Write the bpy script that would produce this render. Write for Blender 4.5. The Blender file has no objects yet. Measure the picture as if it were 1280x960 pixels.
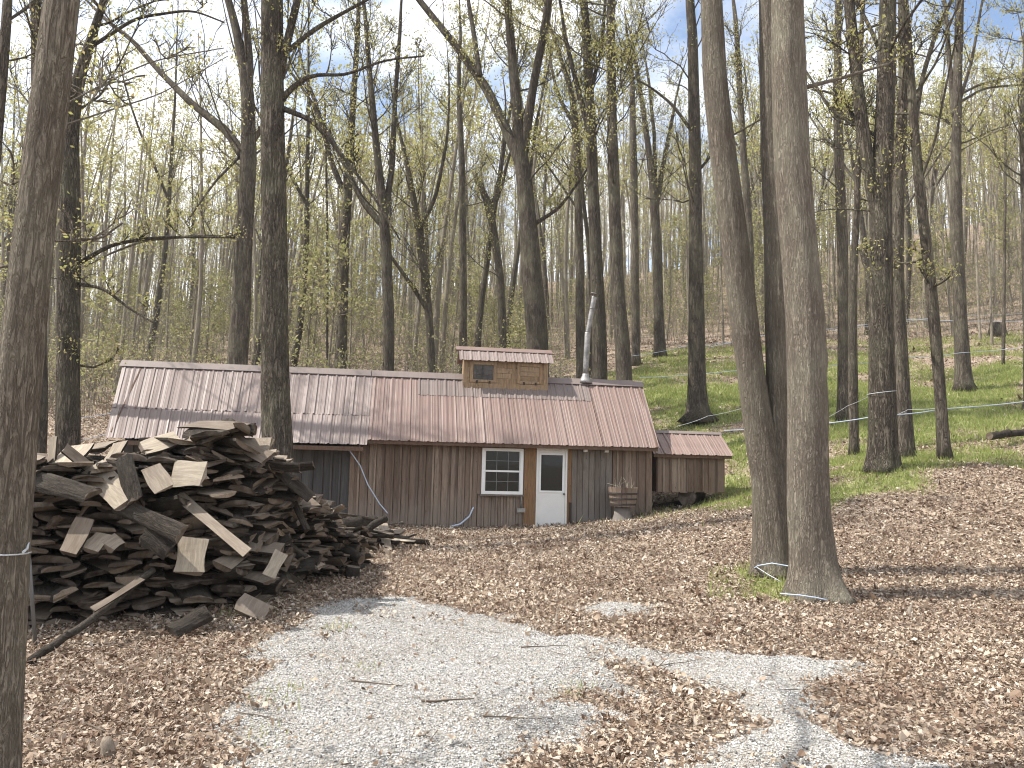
import bpy, math, random
import numpy as np

S = bpy.context.scene
COL = S.collection
R = math.radians
rng = np.random.default_rng(7)

# ------------------------------------------------------------------ camera
PITCH, ROLL, F, EYE = 5.94, 1.4, 961.0, 1.6
_p, _r = R(PITCH), R(ROLL)
FW = np.array([0, math.cos(_p), math.sin(_p)])
_u0 = np.array([0, -math.sin(_p), math.cos(_p)])
RT = np.array([math.cos(_r), 0, 0]) + math.sin(_r) * _u0
UPV = np.array([-math.sin(_r), 0, 0]) + math.cos(_r) * _u0
CAM = np.array([0, 0, EYE])
cam = bpy.data.cameras.new('camera')
cam.lens, cam.sensor_width, cam.clip_end, cam.clip_start = F / 1280 * 36, 36, 3000, 0.05
camo = bpy.data.objects.new('camera', cam)
COL.objects.link(camo)
from mathutils import Matrix, Vector
camo.matrix_world = Matrix(((RT[0], UPV[0], -FW[0], 0), (RT[1], UPV[1], -FW[1], 0), (RT[2], UPV[2], -FW[2], EYE), (0, 0, 0, 1)))
S.camera = camo

# ------------------------------------------------------------------ light
SUN_EL, SUN_AZ = 54.0, -94.0           # azimuth from +Y, clockwise: square to the left
SUN_STRENGTH, SKY_STRENGTH, CLOUD = 4.9, 0.15, 6.5
S.view_settings.view_transform = 'Standard'
S.view_settings.look = 'None'
S.view_settings.gamma = 1
S.view_settings.exposure = 0.72
w = bpy.data.worlds.new('World')
S.world = w
w.use_nodes = True
nt = w.node_tree
nt.nodes.clear()
def wn(t, **k):
    n = nt.nodes.new(t)
    for a, b in k.items(): setattr(n, a, b)
    return n
sky = wn('ShaderNodeTexSky', sky_type='NISHITA', sun_disc=False)
sky.sun_elevation, sky.sun_rotation = R(SUN_EL), R(SUN_AZ)
tc = wn('ShaderNodeTexCoord')
sep = wn('ShaderNodeSeparateXYZ')
nt.links.new(tc.outputs['Generated'], sep.inputs[0])
addz = wn('ShaderNodeMath', operation='ADD'); addz.inputs[1].default_value = 0.25
mxz = wn('ShaderNodeMath', operation='MAXIMUM'); mxz.inputs[1].default_value = 0.02
nt.links.new(sep.outputs[2], mxz.inputs[0]); nt.links.new(mxz.outputs[0], addz.inputs[0])
dx = wn('ShaderNodeMath', operation='DIVIDE'); dy = wn('ShaderNodeMath', operation='DIVIDE')
nt.links.new(sep.outputs[0], dx.inputs[0]); nt.links.new(addz.outputs[0], dx.inputs[1])
nt.links.new(sep.outputs[1], dy.inputs[0]); nt.links.new(addz.outputs[0], dy.inputs[1])
cmb = wn('ShaderNodeCombineXYZ')
nt.links.new(dx.outputs[0], cmb.inputs[0]); nt.links.new(dy.outputs[0], cmb.inputs[1])
noi = wn('ShaderNodeTexNoise'); noi.inputs['Scale'].default_value = 1.7; noi.inputs['Detail'].default_value = 7; noi.inputs['Roughness'].default_value = 0.56
nt.links.new(cmb.outputs[0], noi.inputs['Vector'])
ramp = wn('ShaderNodeValToRGB')
ramp.color_ramp.elements[0].position, ramp.color_ramp.elements[1].position = 0.38, 0.56
nt.links.new(noi.outputs['Fac'], ramp.inputs[0])
mixc = wn('ShaderNodeMix', data_type='RGBA')
mixc.inputs['B'].default_value = (CLOUD, CLOUD * 1.01, CLOUD * 1.03, 1)
nt.links.new(ramp.outputs['Color'], mixc.inputs['Factor']); nt.links.new(sky.outputs[0], mixc.inputs['A'])
bg = wn('ShaderNodeBackground'); bg.inputs['Strength'].default_value = SKY_STRENGTH
nt.links.new(mixc.outputs['Result'], bg.inputs['Color'])
nt.links.new(bg.outputs[0], wn('ShaderNodeOutputWorld').inputs['Surface'])
sl = bpy.data.lights.new('sun', 'SUN')
sl.energy, sl.angle, sl.color = SUN_STRENGTH, R(0.55), (1.0, 0.95, 0.87)
so = bpy.data.objects.new('sun', sl)
COL.objects.link(so)
_sd = Vector((math.sin(R(SUN_AZ)) * math.cos(R(SUN_EL)), math.cos(R(SUN_AZ)) * math.cos(R(SUN_EL)), math.sin(R(SUN_EL))))
so.rotation_euler = _sd.to_track_quat('Z', 'Y').to_euler()
so.location = _sd * 60
S.cycles.max_bounces, S.cycles.diffuse_bounces, S.cycles.glossy_bounces = 7, 3, 3
S.cycles.transparent_max_bounces = 8
S.cycles.use_denoising = True
S.cycles.filter_width = 1.1

# ------------------------------------------------------------------ helpers
def at(px, py, d):
    """world point seen at photo pixel (px, py) standing d metres ahead"""
    v = FW + (px - 640) / F * RT + (480 - py) / F * UPV
    return CAM + v * (d / v[1])

class MB:
    """collects geometry and links it as one mesh object"""
    def __init__(s):
        s.v, s.f, s.m, s.sm, s.n = [], [], [], [], 0
    def add(s, V, faces, mat=0, smooth=False):
        V = np.asarray(V, float).reshape(-1, 3)
        o = s.n
        if len(faces):
            if isinstance(faces, np.ndarray): s.f.append(faces + o); c = len(faces)
            else:
                by = {}
                for f in faces: by.setdefault(len(f), []).append(f)
                c = 0
                for fs in by.values():
                    s.f.append(np.array(fs) + o); s.m.append(np.full(len(fs), mat)); s.sm.append(np.full(len(fs), smooth))
                s.v.append(V); s.n += len(V)
                return
            s.m.append(np.full(c, mat)); s.sm.append(np.full(c, smooth))
        s.v.append(V); s.n += len(V)
    def box(s, a, b, mat=0):
        (x0, y0, z0), (x1, y1, z1) = a, b
        V = [(x0,y0,z0),(x1,y0,z0),(x1,y1,z0),(x0,y1,z0),(x0,y0,z1),(x1,y0,z1),(x1,y1,z1),(x0,y1,z1)]
        s.add(V, [(0,3,2,1),(4,5,6,7),(0,1,5,4),(1,2,6,5),(2,3,7,6),(3,0,4,7)], mat)
    def beam(s, p, q, wd, th, mat=0, upref=(0, 0, 1)):
        p, q = np.array(p, float), np.array(q, float)
        t = (q - p) / np.linalg.norm(q - p); u = np.array(upref, float)
        a = np.cross(t, u)
        if np.linalg.norm(a) < 1e-3: a = np.cross(t, (1, 0, 0))
        a /= np.linalg.norm(a); b = np.cross(a, t)
        V = [c + sx * a * wd / 2 + sz * b * th / 2 for c in (p, q) for sx, sz in ((-1,-1),(1,-1),(1,1),(-1,1))]
        s.add(V, [(0,1,2,3),(7,6,5,4),(0,4,5,1),(1,5,6,2),(2,6,7,3),(3,7,4,0)], mat)
    def tube(s, P, r, k=6, mat=0, cap=True, ref=None, lump=None):
        P = np.asarray(P, float); n = len(P)
        r = np.broadcast_to(np.asarray(r, float), (n,))
        T = np.gradient(P, axis=0); T /= np.linalg.norm(T, axis=1)[:, None] + 1e-9
        if ref is None:
            m = np.abs(T.mean(0)); ref = np.eye(3)[int(np.argmin(m))]
        A = np.cross(T, ref); A /= np.linalg.norm(A, axis=1)[:, None] + 1e-9
        B = np.cross(T, A)
        th = np.arange(k) * 2 * math.pi / k
        rr = r[:, None] * np.ones(k)[None]
        if lump is not None: rr = rr * lump(np.arange(n), th)
        V = P[:, None] + rr[..., None] * (np.cos(th)[None, :, None] * A[:, None] + np.sin(th)[None, :, None] * B[:, None])
        i = np.arange(n - 1)[:, None] * k; j = np.arange(k)[None]; j2 = (j + 1) % k
        Q = np.stack([i + j, i + j2, i + k + j2, i + k + j], -1).reshape(-1, 4)
        s.add(V.reshape(-1, 3), Q, mat, True)
        if cap:
            o = s.n - n * k
            for c in ((np.arange(k)[::-1]), (np.arange(k) + (n - 1) * k)):
                s.f.append((c + o)[None]); s.m.append(np.array([mat])); s.sm.append(np.array([False]))
    def mesh(s, name, mats):
        me = bpy.data.meshes.new(name)
        V = np.concatenate(s.v)
        fl = [f for f in s.f]
        tot = np.concatenate([np.full(len(f), f.shape[1]) for f in fl])
        li = np.concatenate([f.ravel() for f in fl])
        me.vertices.add(len(V)); me.vertices.foreach_set('co', V.ravel().astype(np.float32))
        me.loops.add(len(li)); me.loops.foreach_set('vertex_index', li.astype(np.int32))
        me.polygons.add(len(tot))
        me.polygons.foreach_set('loop_start', np.concatenate([[0], np.cumsum(tot)[:-1]]).astype(np.int32))
        me.polygons.foreach_set('loop_total', tot.astype(np.int32))
        me.polygons.foreach_set('material_index', np.concatenate(s.m).astype(np.int32))
        me.polygons.foreach_set('use_smooth', np.concatenate(s.sm).astype(bool))
        for m in (mats if isinstance(mats, (list, tuple)) else [mats]): me.materials.append(m)
        me.update(calc_edges=True); me.validate()
        return me
    def build(s, name, mats, parent=None, loc=None):
        o = bpy.data.objects.new(name, s.mesh(name, mats)); COL.objects.link(o)
        if parent is not None: o.parent = parent
        if loc is not None: o.location = loc
        return o

def tag(o, label=None, cat=None, group=None, kind=None):
    if label: o['label'] = label
    if cat: o['category'] = cat
    if group: o['group'] = group
    if kind or cat: o['kind'] = kind or 'thing'
    return o
def thing(name, label, cat, loc=(0, 0, 0), rz=0.0, group=None):
    o = bpy.data.objects.new(name, None); COL.objects.link(o)
    o.location = loc; o.rotation_euler = (0, 0, rz); o.empty_display_size = 0.2
    return tag(o, label, cat, group)
def dup(o, loc, rot, scale=1.0, label=None, group=None):
    r = o.copy(); COL.objects.link(r)
    r.location = loc; r.rotation_euler = rot
    r.scale = (scale,) * 3 if np.isscalar(scale) else scale
    if label: r['label'] = label
    if group: r['group'] = group
    for ch in o.children:
        c = ch.copy(); COL.objects.link(c); c.parent = r
    return r

# ------------------------------------------------------------------ materials
class NT:
    def __init__(s, name):
        s.m = bpy.data.materials.new(name); s.m.use_nodes = True
        s.t = s.m.node_tree; s.t.nodes.clear()
        s.out = s.t.nodes.new('ShaderNodeOutputMaterial')
    def n(s, t, inp=None, **k):
        n = s.t.nodes.new(t)
        for a, b in k.items(): setattr(n, a, b)
        for a, b in (inp or {}).items(): s.set(n, a, b)
        return n
    def set(s, n, a, b):
        if isinstance(b, bpy.types.NodeSocket): s.t.links.new(b, n.inputs[a])
        else: n.inputs[a].default_value = b
    def coord(s, scale=(1, 1, 1), kind='Object'):
        c = s.n('ShaderNodeTexCoord')
        return s.n('ShaderNodeMapping', {'Vector': c.outputs[kind], 'Scale': scale}).outputs[0]
    def geo(s, scale=(1, 1, 1)):
        c = s.n('ShaderNodeNewGeometry')
        return s.n('ShaderNodeMapping', {'Vector': c.outputs['Position'], 'Scale': scale}).outputs[0]
    def noise(s, vec, scale, detail=4, rough=.6, dist=0.0):
        return s.n('ShaderNodeTexNoise', {'Vector': vec, 'Scale': scale, 'Detail': detail, 'Roughness': rough, 'Distortion': dist}).outputs['Fac']
    def ramp(s, fac, stops):
        n = s.n('ShaderNodeValToRGB', {'Fac': fac}); e = n.color_ramp.elements
        while len(e) < len(stops): e.new(.5)
        for q, (p, c) in zip(e, stops):
            q.position = p; q.color = (c[0], c[1], c[2], 1) if not np.isscalar(c) else (c, c, c, 1)
        return n.outputs['Color']
    def mix(s, f, a, b, blend='MIX'):
        n = s.n('ShaderNodeMix', data_type='RGBA', blend_type=blend)
        for key, v in (('Factor', f), ('A', a), ('B', b)):
            if isinstance(v, (tuple, list)): v = (*v[:3], 1)
            s.set(n, key, v)
        return n.outputs['Result']
    def math(s, op, a, b=0.0):
        n = s.n('ShaderNodeMath', operation=op); s.set(n, 0, a); s.set(n, 1, b); return n.outputs[0]
    def island(s): return s.n('ShaderNodeNewGeometry').outputs['Random Per Island']
    def objrand(s): return s.n('ShaderNodeObjectInfo').outputs['Random']
    def bump(s, h, strength=.5, dist=.01):
        return s.n('ShaderNodeBump', {'Height': h, 'Strength': strength, 'Distance': dist}).outputs[0]
    def done(s, color, rough=.85, normal=None, metal=0.0, spec=.3, translucent=None):
        b = s.n('ShaderNodeBsdfPrincipled')
        s.set(b, 'Base Color', (*color, 1) if isinstance(color, tuple) else color)
        s.set(b, 'Roughness', rough); s.set(b, 'Metallic', metal); s.set(b, 'Specular IOR Level', spec)
        if normal is not None: s.set(b, 'Normal', normal)
        o = b.outputs[0]
        if translucent:
            tr = s.n('ShaderNodeBsdfTranslucent'); s.set(tr, 'Color', color if not isinstance(color, tuple) else (*color, 1))
            o = s.n('ShaderNodeMixShader', {0: translucent, 1: o, 2: tr.outputs[0]}).outputs[0]
        s.t.links.new(o, s.out.inputs['Surface'])
        return s.m

def bark_mat(name, dark, light, lichen=(.23, .24, .17), lich=.5, ridge=9.0, strength=.9, dist=.03, grain=(1, 1, .16), crack=.45):
    t = NT(name)
    v = t.coord(grain)
    a = t.noise(v, ridge, 6, .65, .6)
    rd = t.noise(v, ridge * 1.7, 3, .6, 1.0)
    ve = t.ramp(t.math('ABSOLUTE', t.math('SUBTRACT', rd, .5)), [(0, 0), (.11, 1)])          # narrow furrows
    b = t.noise(t.coord((1, 1, .6)), 1.4, 4, .6)
    fine = t.noise(t.coord((1, 1, .45)), 60, 3, .7)
    h = t.math('ADD', t.math('MULTIPLY', a, .8), t.math('MULTIPLY', ve, crack))
    h2 = t.math('ADD', h, t.math('MULTIPLY', fine, .25))
    c = t.mix(t.ramp(h, [(.35, 0), (.95, 1)]), dark, light)
    c = t.mix(t.ramp(fine, [(.3, .55), (.75, 0)]), c, tuple(x * .55 for x in dark))
    c = t.mix(t.math('MULTIPLY', t.ramp(b, [(.45, 0), (.68, 1)]), lich), c, lichen)
    pt = t.noise(t.coord((1.6, 1.6, .55)), 2.6, 5, .7)
    c = t.mix(t.ramp(pt, [(.50, 0), (.64, .55)]), c, dark)
    hv = t.n('ShaderNodeHueSaturation', {'Color': c, 'Value': t.math('ADD', t.math('MULTIPLY', t.objrand(), .3), .85)}).outputs[0]
    return t.done(hv, .95, t.bump(h2, strength, dist), spec=.1)
M = {}
M['bark_near'] = bark_mat('bark_grey_brown', (.155, .13, .104), (.33, .287, .232), (.345, .33, .255), .5, 24, 1.0, .035, (1, 1, .13), .36)
M['bark_mid'] = bark_mat('bark_furrowed', (.06, .049, .04), (.245, .21, .168), (.215, .212, .145), .5, 12, 1.0, .06, (1, 1, .13), .8)
M['bark_back'] = bark_mat('bark_dark', (.06, .05, .042), (.205, .174, .14), (.195, .19, .13), .5, 8, 1.0, .05)
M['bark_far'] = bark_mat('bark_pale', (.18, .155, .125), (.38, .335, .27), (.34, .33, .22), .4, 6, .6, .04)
def leaf_mat(name, stops, tr=.45, damp=False):
    t = NT(name)
    c = t.ramp(t.island(), stops)
    if damp: c = t.mix(t.ramp(t.noise(t.geo(), .55, 5, .62), [(.44, 0), (.64, .85)]), c, t.mix(.55, c, (.17, .105, .07)))
    return t.done(c, .6, spec=.2, translucent=tr)
M['young_leaf'] = leaf_mat('young_leaf', [(0, (.33, .34, .11)), (.5, (.42, .41, .16)), (.8, (.50, .46, .22)), (1, (.34, .25, .12))])
M['green_leaf'] = leaf_mat('green_leaf', [(0, (.27, .29, .11)), (.55, (.36, .35, .165)), (1, (.42, .36, .22))])
M['grass'] = leaf_mat('grass_blade', [(0, (.20, .25, .065)), (.5, (.30, .345, .11)), (.9, (.41, .42, .18)), (1, (.50, .46, .27))], .45)
M['litter'] = leaf_mat('dead_leaf', [(0, (.075, .048, .033)), (.16, (.19, .128, .088)), (.40, (.335, .258, .192)), (.66, (.46, .375, .288)), (.88, (.58, .498, .408)), (1, (.67, .605, .515))], .15, True)

def plain(name, col, rough=.5, metal=0.0, var=.12, scale=6.0, spec=.4):
    t = NT(name); n = t.noise(t.coord(), scale, 5, .65)
    c = t.mix(t.ramp(n, [(.35, 0), (.7, 1)]), tuple(x * (1 - var) for x in col), col)
    return t.done(c, t.math('ADD', t.math('MULTIPLY', n, .2), rough - .1), t.bump(n, .06, .004), metal, spec)
# ------------------------------------------------------------------ terrain
_ctl = []
for q in [(690,657,19.4),(815,641,20),(500,656,19),(560,690,15),(870,629,21.5),(1020,748,9.35),(965,716,10.4),(1280,748,9.4),(1150,705,11),
          (1280,662,13.5),(1105,586,17),(1135,576,19),(1181,575,18),(1067,548,24),(1205,489,32),(872,527,28),(920,590,23),
          (1280,575,19),(1280,455,36),(1280,405,48),(1057,525,26),(825,446,42),(940,440,42),(1080,420,48),(640,432,52),(420,440,50),(240,445,50),(110,525,28),(20,500,36)]:
    _ctl.append(at(*q))
for q in [(0,0,0),(-3,2,-.02),(3,2,.02),(0,4,0),(-2.5,4.2,-.02),(2.7,4.2,0),(0,7,0),(-4.8,6.6,-.06),(-2.6,8.2,0),(2,7,.02),(-2.6,11,.02),(-6,11,.05),(0,11,.0),(0,15,.03),
          (-4,14.5,.05),(-8,15,.2),(-4,19,.1),(-9.5,18.5,.3),(-5,23,.5),(0,23,.6),(4.2,22.4,1.0),(-10,24,1.0),(-14,14,.5),(-10,5,0),(8,4,.3),(0,-30,-.5),(-40,-20,-.5),(40,-20,4),
          (-60,40,4.0),(60,40,16.5),(-100,100,16),(0,100,25),(100,100,43),(-250,250,24),(0,250,38),(250,250,60),(-600,600,6),(600,600,12),(0,600,8),
          (-600,-600,0),(600,-600,0),(0,-600,0),(-600,0,0),(600,0,10)]:
    _ctl.append(np.array(q, float))
_ctl = np.array(_ctl)
def _U(r2): return np.where(r2 > 1e-9, r2 * np.log(r2 + 1e-12), 0)
def _fit():
    X = _ctl[:, :2] / 20; n = len(X)
    D = ((X[:, None] - X[None]) ** 2).sum(-1)
    A = np.zeros((n + 3, n + 3)); A[:n, :n] = _U(D) + np.eye(n) * .004
    P = np.c_[np.ones(n), X]; A[:n, n:] = P; A[n:, :n] = P.T
    return X, np.linalg.solve(A, np.r_[_ctl[:, 2], 0, 0, 0])
_X, _W = _fit()
def gz(x, y):
    x, y = np.atleast_1d(np.asarray(x, float)), np.atleast_1d(np.asarray(y, float))
    sh = x.shape; q = np.c_[x.ravel(), y.ravel()] / 20
    out = np.empty(len(q))
    for i in range(0, len(q), 40000):
        k = q[i:i + 40000]
        D = ((k[:, None] - _X[None]) ** 2).sum(-1)
        out[i:i + 40000] = _U(D) @ _W[:-3] + _W[-3] + k @ _W[-2:]
    return out.reshape(sh)
def g1(x, y): return float(gz(x, y)[0])
def to_ground(px, py):
    """walk the sight line to where it meets the terrain"""
    v = FW + (px - 640) / F * RT + (480 - py) / F * UPV
    ts = np.geomspace(2.5, 120, 700)
    P = CAM + v[None] * ts[:, None]
    h = P[:, 2] - gz(P[:, 0], P[:, 1])
    k = np.argmax(h < 0)
    return P[k]
def vnoise(x, y, s, seed=0):
    """smooth value noise 0..1"""
    x, y = np.asarray(x) / s + seed * 17.3, np.asarray(y) / s + seed * 9.1
    xi, yi = np.floor(x).astype(int), np.floor(y).astype(int); fx, fy = x - xi, y - yi
    fx, fy = fx * fx * (3 - 2 * fx), fy * fy * (3 - 2 * fy)
    def hsh(a, b):
        n = (a * 374761393 + b * 668265263 + seed * 1274126177) & 0x7fffffff
        n = (n ^ (n >> 13)) * 1274126177 & 0x7fffffff
        return ((n ^ (n >> 16)) & 0xffff) / 65535.
    return (hsh(xi, yi) * (1 - fx) + hsh(xi + 1, yi) * fx) * (1 - fy) + (hsh(xi, yi + 1) * (1 - fx) + hsh(xi + 1, yi + 1) * fx) * fy
def sdist(x, y, poly):
    """signed distance to a polygon, positive inside"""
    x, y = np.asarray(x, float), np.asarray(y, float)
    d = np.full(x.shape, 1e9); ins = np.zeros(x.shape, bool)
    n = len(poly)
    for i in range(n):
        (ax, ay), (bx, by) = poly[i], poly[(i + 1) % n]
        ex, ey = bx - ax, by - ay
        t = np.clip(((x - ax) * ex + (y - ay) * ey) / (ex * ex + ey * ey + 1e-12), 0, 1)
        d = np.minimum(d, np.hypot(x - ax - t * ex, y - ay - t * ey))
        c = ((ay > y) != (by > y)) & (x < (bx - ax) * (y - ay) / (by - ay + 1e-12) + ax)
        ins ^= c
    return np.where(ins, d, -d)
def gpoly(pts): return [tuple(to_ground(*p)[:2]) for p in pts]
GRAVEL = gpoly([(330,1010),(300,950),(292,905),(330,810),(392,765),(428,748),(520,750),(620,772),(700,793),(760,803),(830,818),(930,820),(1080,832),(1030,850),(985,862),(1005,892),(1060,918),(1185,968),(1230,1010)])
GRAVEL2 = gpoly([(722,762),(760,756),(815,758),(812,768),(760,770)])
HEAP = gpoly([(722,812),(770,822),(830,835),(905,868),(975,905),(905,935),(860,962),(850,1010),(590,1010),(620,955),(690,925),(735,900),(690,872),(730,862),(775,866),(745,835)])
GRASSES = [gpoly([(1018,560),(1060,545),(1110,548),(1200,570),(1290,560),(1290,585),(1200,592),(1130,596),(1060,622),(1010,622)]),
           gpoly([(1000,500),(1120,480),(1200,482),(1290,445),(1290,528),(1180,550),(1100,560),(1000,560)]),
           gpoly([(795,492),(870,485),(950,480),(950,530),(860,530),(800,525)]),
           gpoly([(905,560),(940,550),(960,600),(930,640),(905,600)]),
           gpoly([(895,716),(940,706),(960,716),(1000,735),(985,755),(950,742)])]
def gravel_sd(x, y):
    n = (vnoise(x, y, .35, 3) - .5) * .35 + (vnoise(x, y, .12, 4) - .5) * .18
    a = sdist(x, y, GRAVEL) + n
    a = np.minimum(a, -(sdist(x, y, HEAP) + n * .9 - .08))
    b = sdist(x, y, GRAVEL2) + n * .7
    return np.maximum(a, b)
def grass_w(x, y):
    x, y = np.asarray(x, float), np.asarray(y, float)
    g = np.zeros(x.shape)
    for k, p in enumerate(GRASSES):
        s = .25 if k == 4 else 1.3
        g = np.maximum(g, np.clip((sdist(x, y, p) + (vnoise(x, y, 1.1, 5) - .5) * 2.2 * s + .4 * s) / (1.0 * s), 0, 1))
    far = np.clip((y - 17) / 6, 0, 1) * np.clip((x - 1) / 6, 0, 1) * np.clip(1 - (y - 36) / 12, 0, 1)
    g = np.maximum(g, far * np.clip(.25 + (vnoise(x, y, 2.6, 6) - .4) * 2.2, 0, .75))
    return g

def _axis(lo, hi, near, n):
    s = np.linspace(-1, 1, n); v = np.sign(s) * (np.abs(s) * near * .35 + np.abs(s) ** 4 * 700)
    return v[(v > lo - 1e-6) & (v < hi + 1e-6)]
def build_ground():
    xs = _axis(-700, 700, 60, 341); ys = np.concatenate([np.linspace(-700, -12, 24), np.linspace(-10, 50, 260), 50 + np.cumsum(np.geomspace(.5, 90, 42))])
    X, Y = np.meshgrid(xs, ys); Z = gz(X, Y)
    nx, ny = len(xs), len(ys)
    mb = MB()
    i = np.arange(ny - 1)[:, None] * nx; j = np.arange(nx - 1)[None]
    Q = np.stack([i + j, i + j + 1, i + nx + j + 1, i + nx + j], -1).reshape(-1, 4)
    mb.add(np.stack([X, Y, Z], -1).reshape(-1, 3), Q, 0, True)
    t = NT('leaf_covered_soil')
    p = t.geo()
    vo = t.n('ShaderNodeTexVoronoi', {'Vector': p, 'Scale': 30.0, 'Randomness': 1.0})
    lv = t.ramp(t.n('ShaderNodeSeparateColor', {'Color': vo.outputs['Color']}).outputs[0], [(0, (.10, .07, .048)), (.4, (.23, .175, .13)), (.75, (.36, .285, .22)), (1, (.50, .42, .34))])
    big = t.noise(p, .5, 5, .6)
    c = t.mix(t.ramp(big, [(.35, .6), (.6, 0)]), lv, (.20, .15, .11))
    gr = t.n('ShaderNodeAttribute', attribute_name='grass').outputs['Fac']
    gn = t.noise(p, 9, 4, .7)
    gc = t.ramp(t.noise(p, 2.2, 4, .6), [(.3, (.17, .22, .06)), (.7, (.29, .33, .12))])
    c = t.mix(t.ramp(t.math('ADD', t.math('MULTIPLY', gr, .75), t.math('MULTIPLY', gn, .5)), [(.55, 0), (.85, .7)]), c, gc)
    M['ground'] = t.done(c, .95, t.bump(vo.outputs['Distance'], .8, .03), spec=.1)
    o = mb.build('ground', M['ground']); tag(o, kind='structure')
    a = o.data.attributes.new('grass', 'FLOAT', 'POINT')
    a.data.foreach_set('value', grass_w(X, Y).ravel().astype(np.float32))
build_ground()

def build_gravel():
    xs, ys = np.arange(-3.6, 5.2, .05), np.arange(2.6, 10.4, .05)
    X, Y = np.meshgrid(xs, ys); sd = gravel_sd(X, Y)
    Z = gz(X, Y) + np.clip(sd / .12, -1, 1) * .022
    nx, ny = X.shape[1], X.shape[0]
    i = np.arange(ny - 1)[:, None] * nx; j = np.arange(nx - 1)[None]
    Q = np.stack([i + j, i + j + 1, i + nx + j + 1, i + nx + j], -1).reshape(-1, 4)
    Q = Q[(sd.ravel()[Q] > -.1).any(1)]
    used = np.unique(Q); mp = np.full(nx * ny, -1); mp[used] = np.arange(len(used))
    mb = MB(); mb.add(np.stack([X, Y, Z], -1).reshape(-1, 3)[used], mp[Q], 0, True)
    t = NT('crushed_limestone'); p = t.geo()
    v1 = t.n('ShaderNodeTexVoronoi', {'Vector': p, 'Scale': 75.0}); v2 = t.n('ShaderNodeTexVoronoi', {'Vector': p, 'Scale': 160.0})
    c = t.ramp(t.n('ShaderNodeSeparateColor', {'Color': v1.outputs['Color']}).outputs[0], [(0, (.18, .175, .16)), (.4, (.34, .33, .31)), (1, (.50, .49, .465))])
    c = t.mix(t.ramp(t.noise(p, 1.1, 5, .65), [(.42, .55), (.62, 0)]), c, (.25, .215, .17))
    M['gravel'] = t.done(c, .95, t.bump(v1.outputs['Distance'], .9, .012), spec=.15)
    tag(mb.build('gravel_drive', M['gravel']), kind='structure')
    # loose stones
    n = 300000
    x, y = rng.uniform(-3.4, 5.0, n), rng.uniform(2.8, 10.2, n)
    sd = gravel_sd(x, y)
    k = (rng.random(n) < np.clip((sd + .22) / .40, 0, 1)) & (rng.random(n) < np.clip(1.35 - y * .06, .4, 1))
    x, y, sd = x[k], y[k], sd[k]; n = len(x)
    base = np.array([(1,0,0),(0,1,0),(-1,0,0),(0,-1,0),(0,0,.75),(0,0,-.75)], float)
    F8 = np.array([(0,1,4),(1,2,4),(2,3,4),(3,0,4),(1,0,5),(2,1,5),(3,2,5),(0,3,5)])
    sz = rng.uniform(.003, .0085, n) * (1 + .5 * (rng.random(n) > .93))
    V = base[None] * rng.uniform(.65, 1.25, (n, 6, 1)) * sz[:, None, None]
    V += rng.normal(0, .18, (n, 6, 3)) * sz[:, None, None]
    a = rng.uniform(0, 6.28, n); ca, sa = np.cos(a)[:, None], np.sin(a)[:, None]
    V = np.stack([V[..., 0] * ca - V[..., 1] * sa, V[..., 0] * sa + V[..., 1] * ca, V[..., 2]], -1)
    V += np.stack([x, y, gz(x, y) + np.clip(sd / .12, 0, 1) * .022 + .004], -1)[:, None]
    mb = MB(); mb.add(V.reshape(-1, 3), (F8[None] + np.arange(n)[:, None, None] * 6).reshape(-1, 3))
    t = NT('limestone_chip')
    cc = t.ramp(t.island(), [(0, (.11, .107, .10)), (.28, (.32, .312, .295)), (.7, (.50, .49, .47)), (.93, (.63, .62, .60)), (1, (.38, .31, .24))])
    tag(mb.build('gravel_stones', t.done(cc, .9, spec=.2)), 'pale loose crushed stones covering the drive', 'gravel', kind='stuff')
build_gravel()

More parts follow.
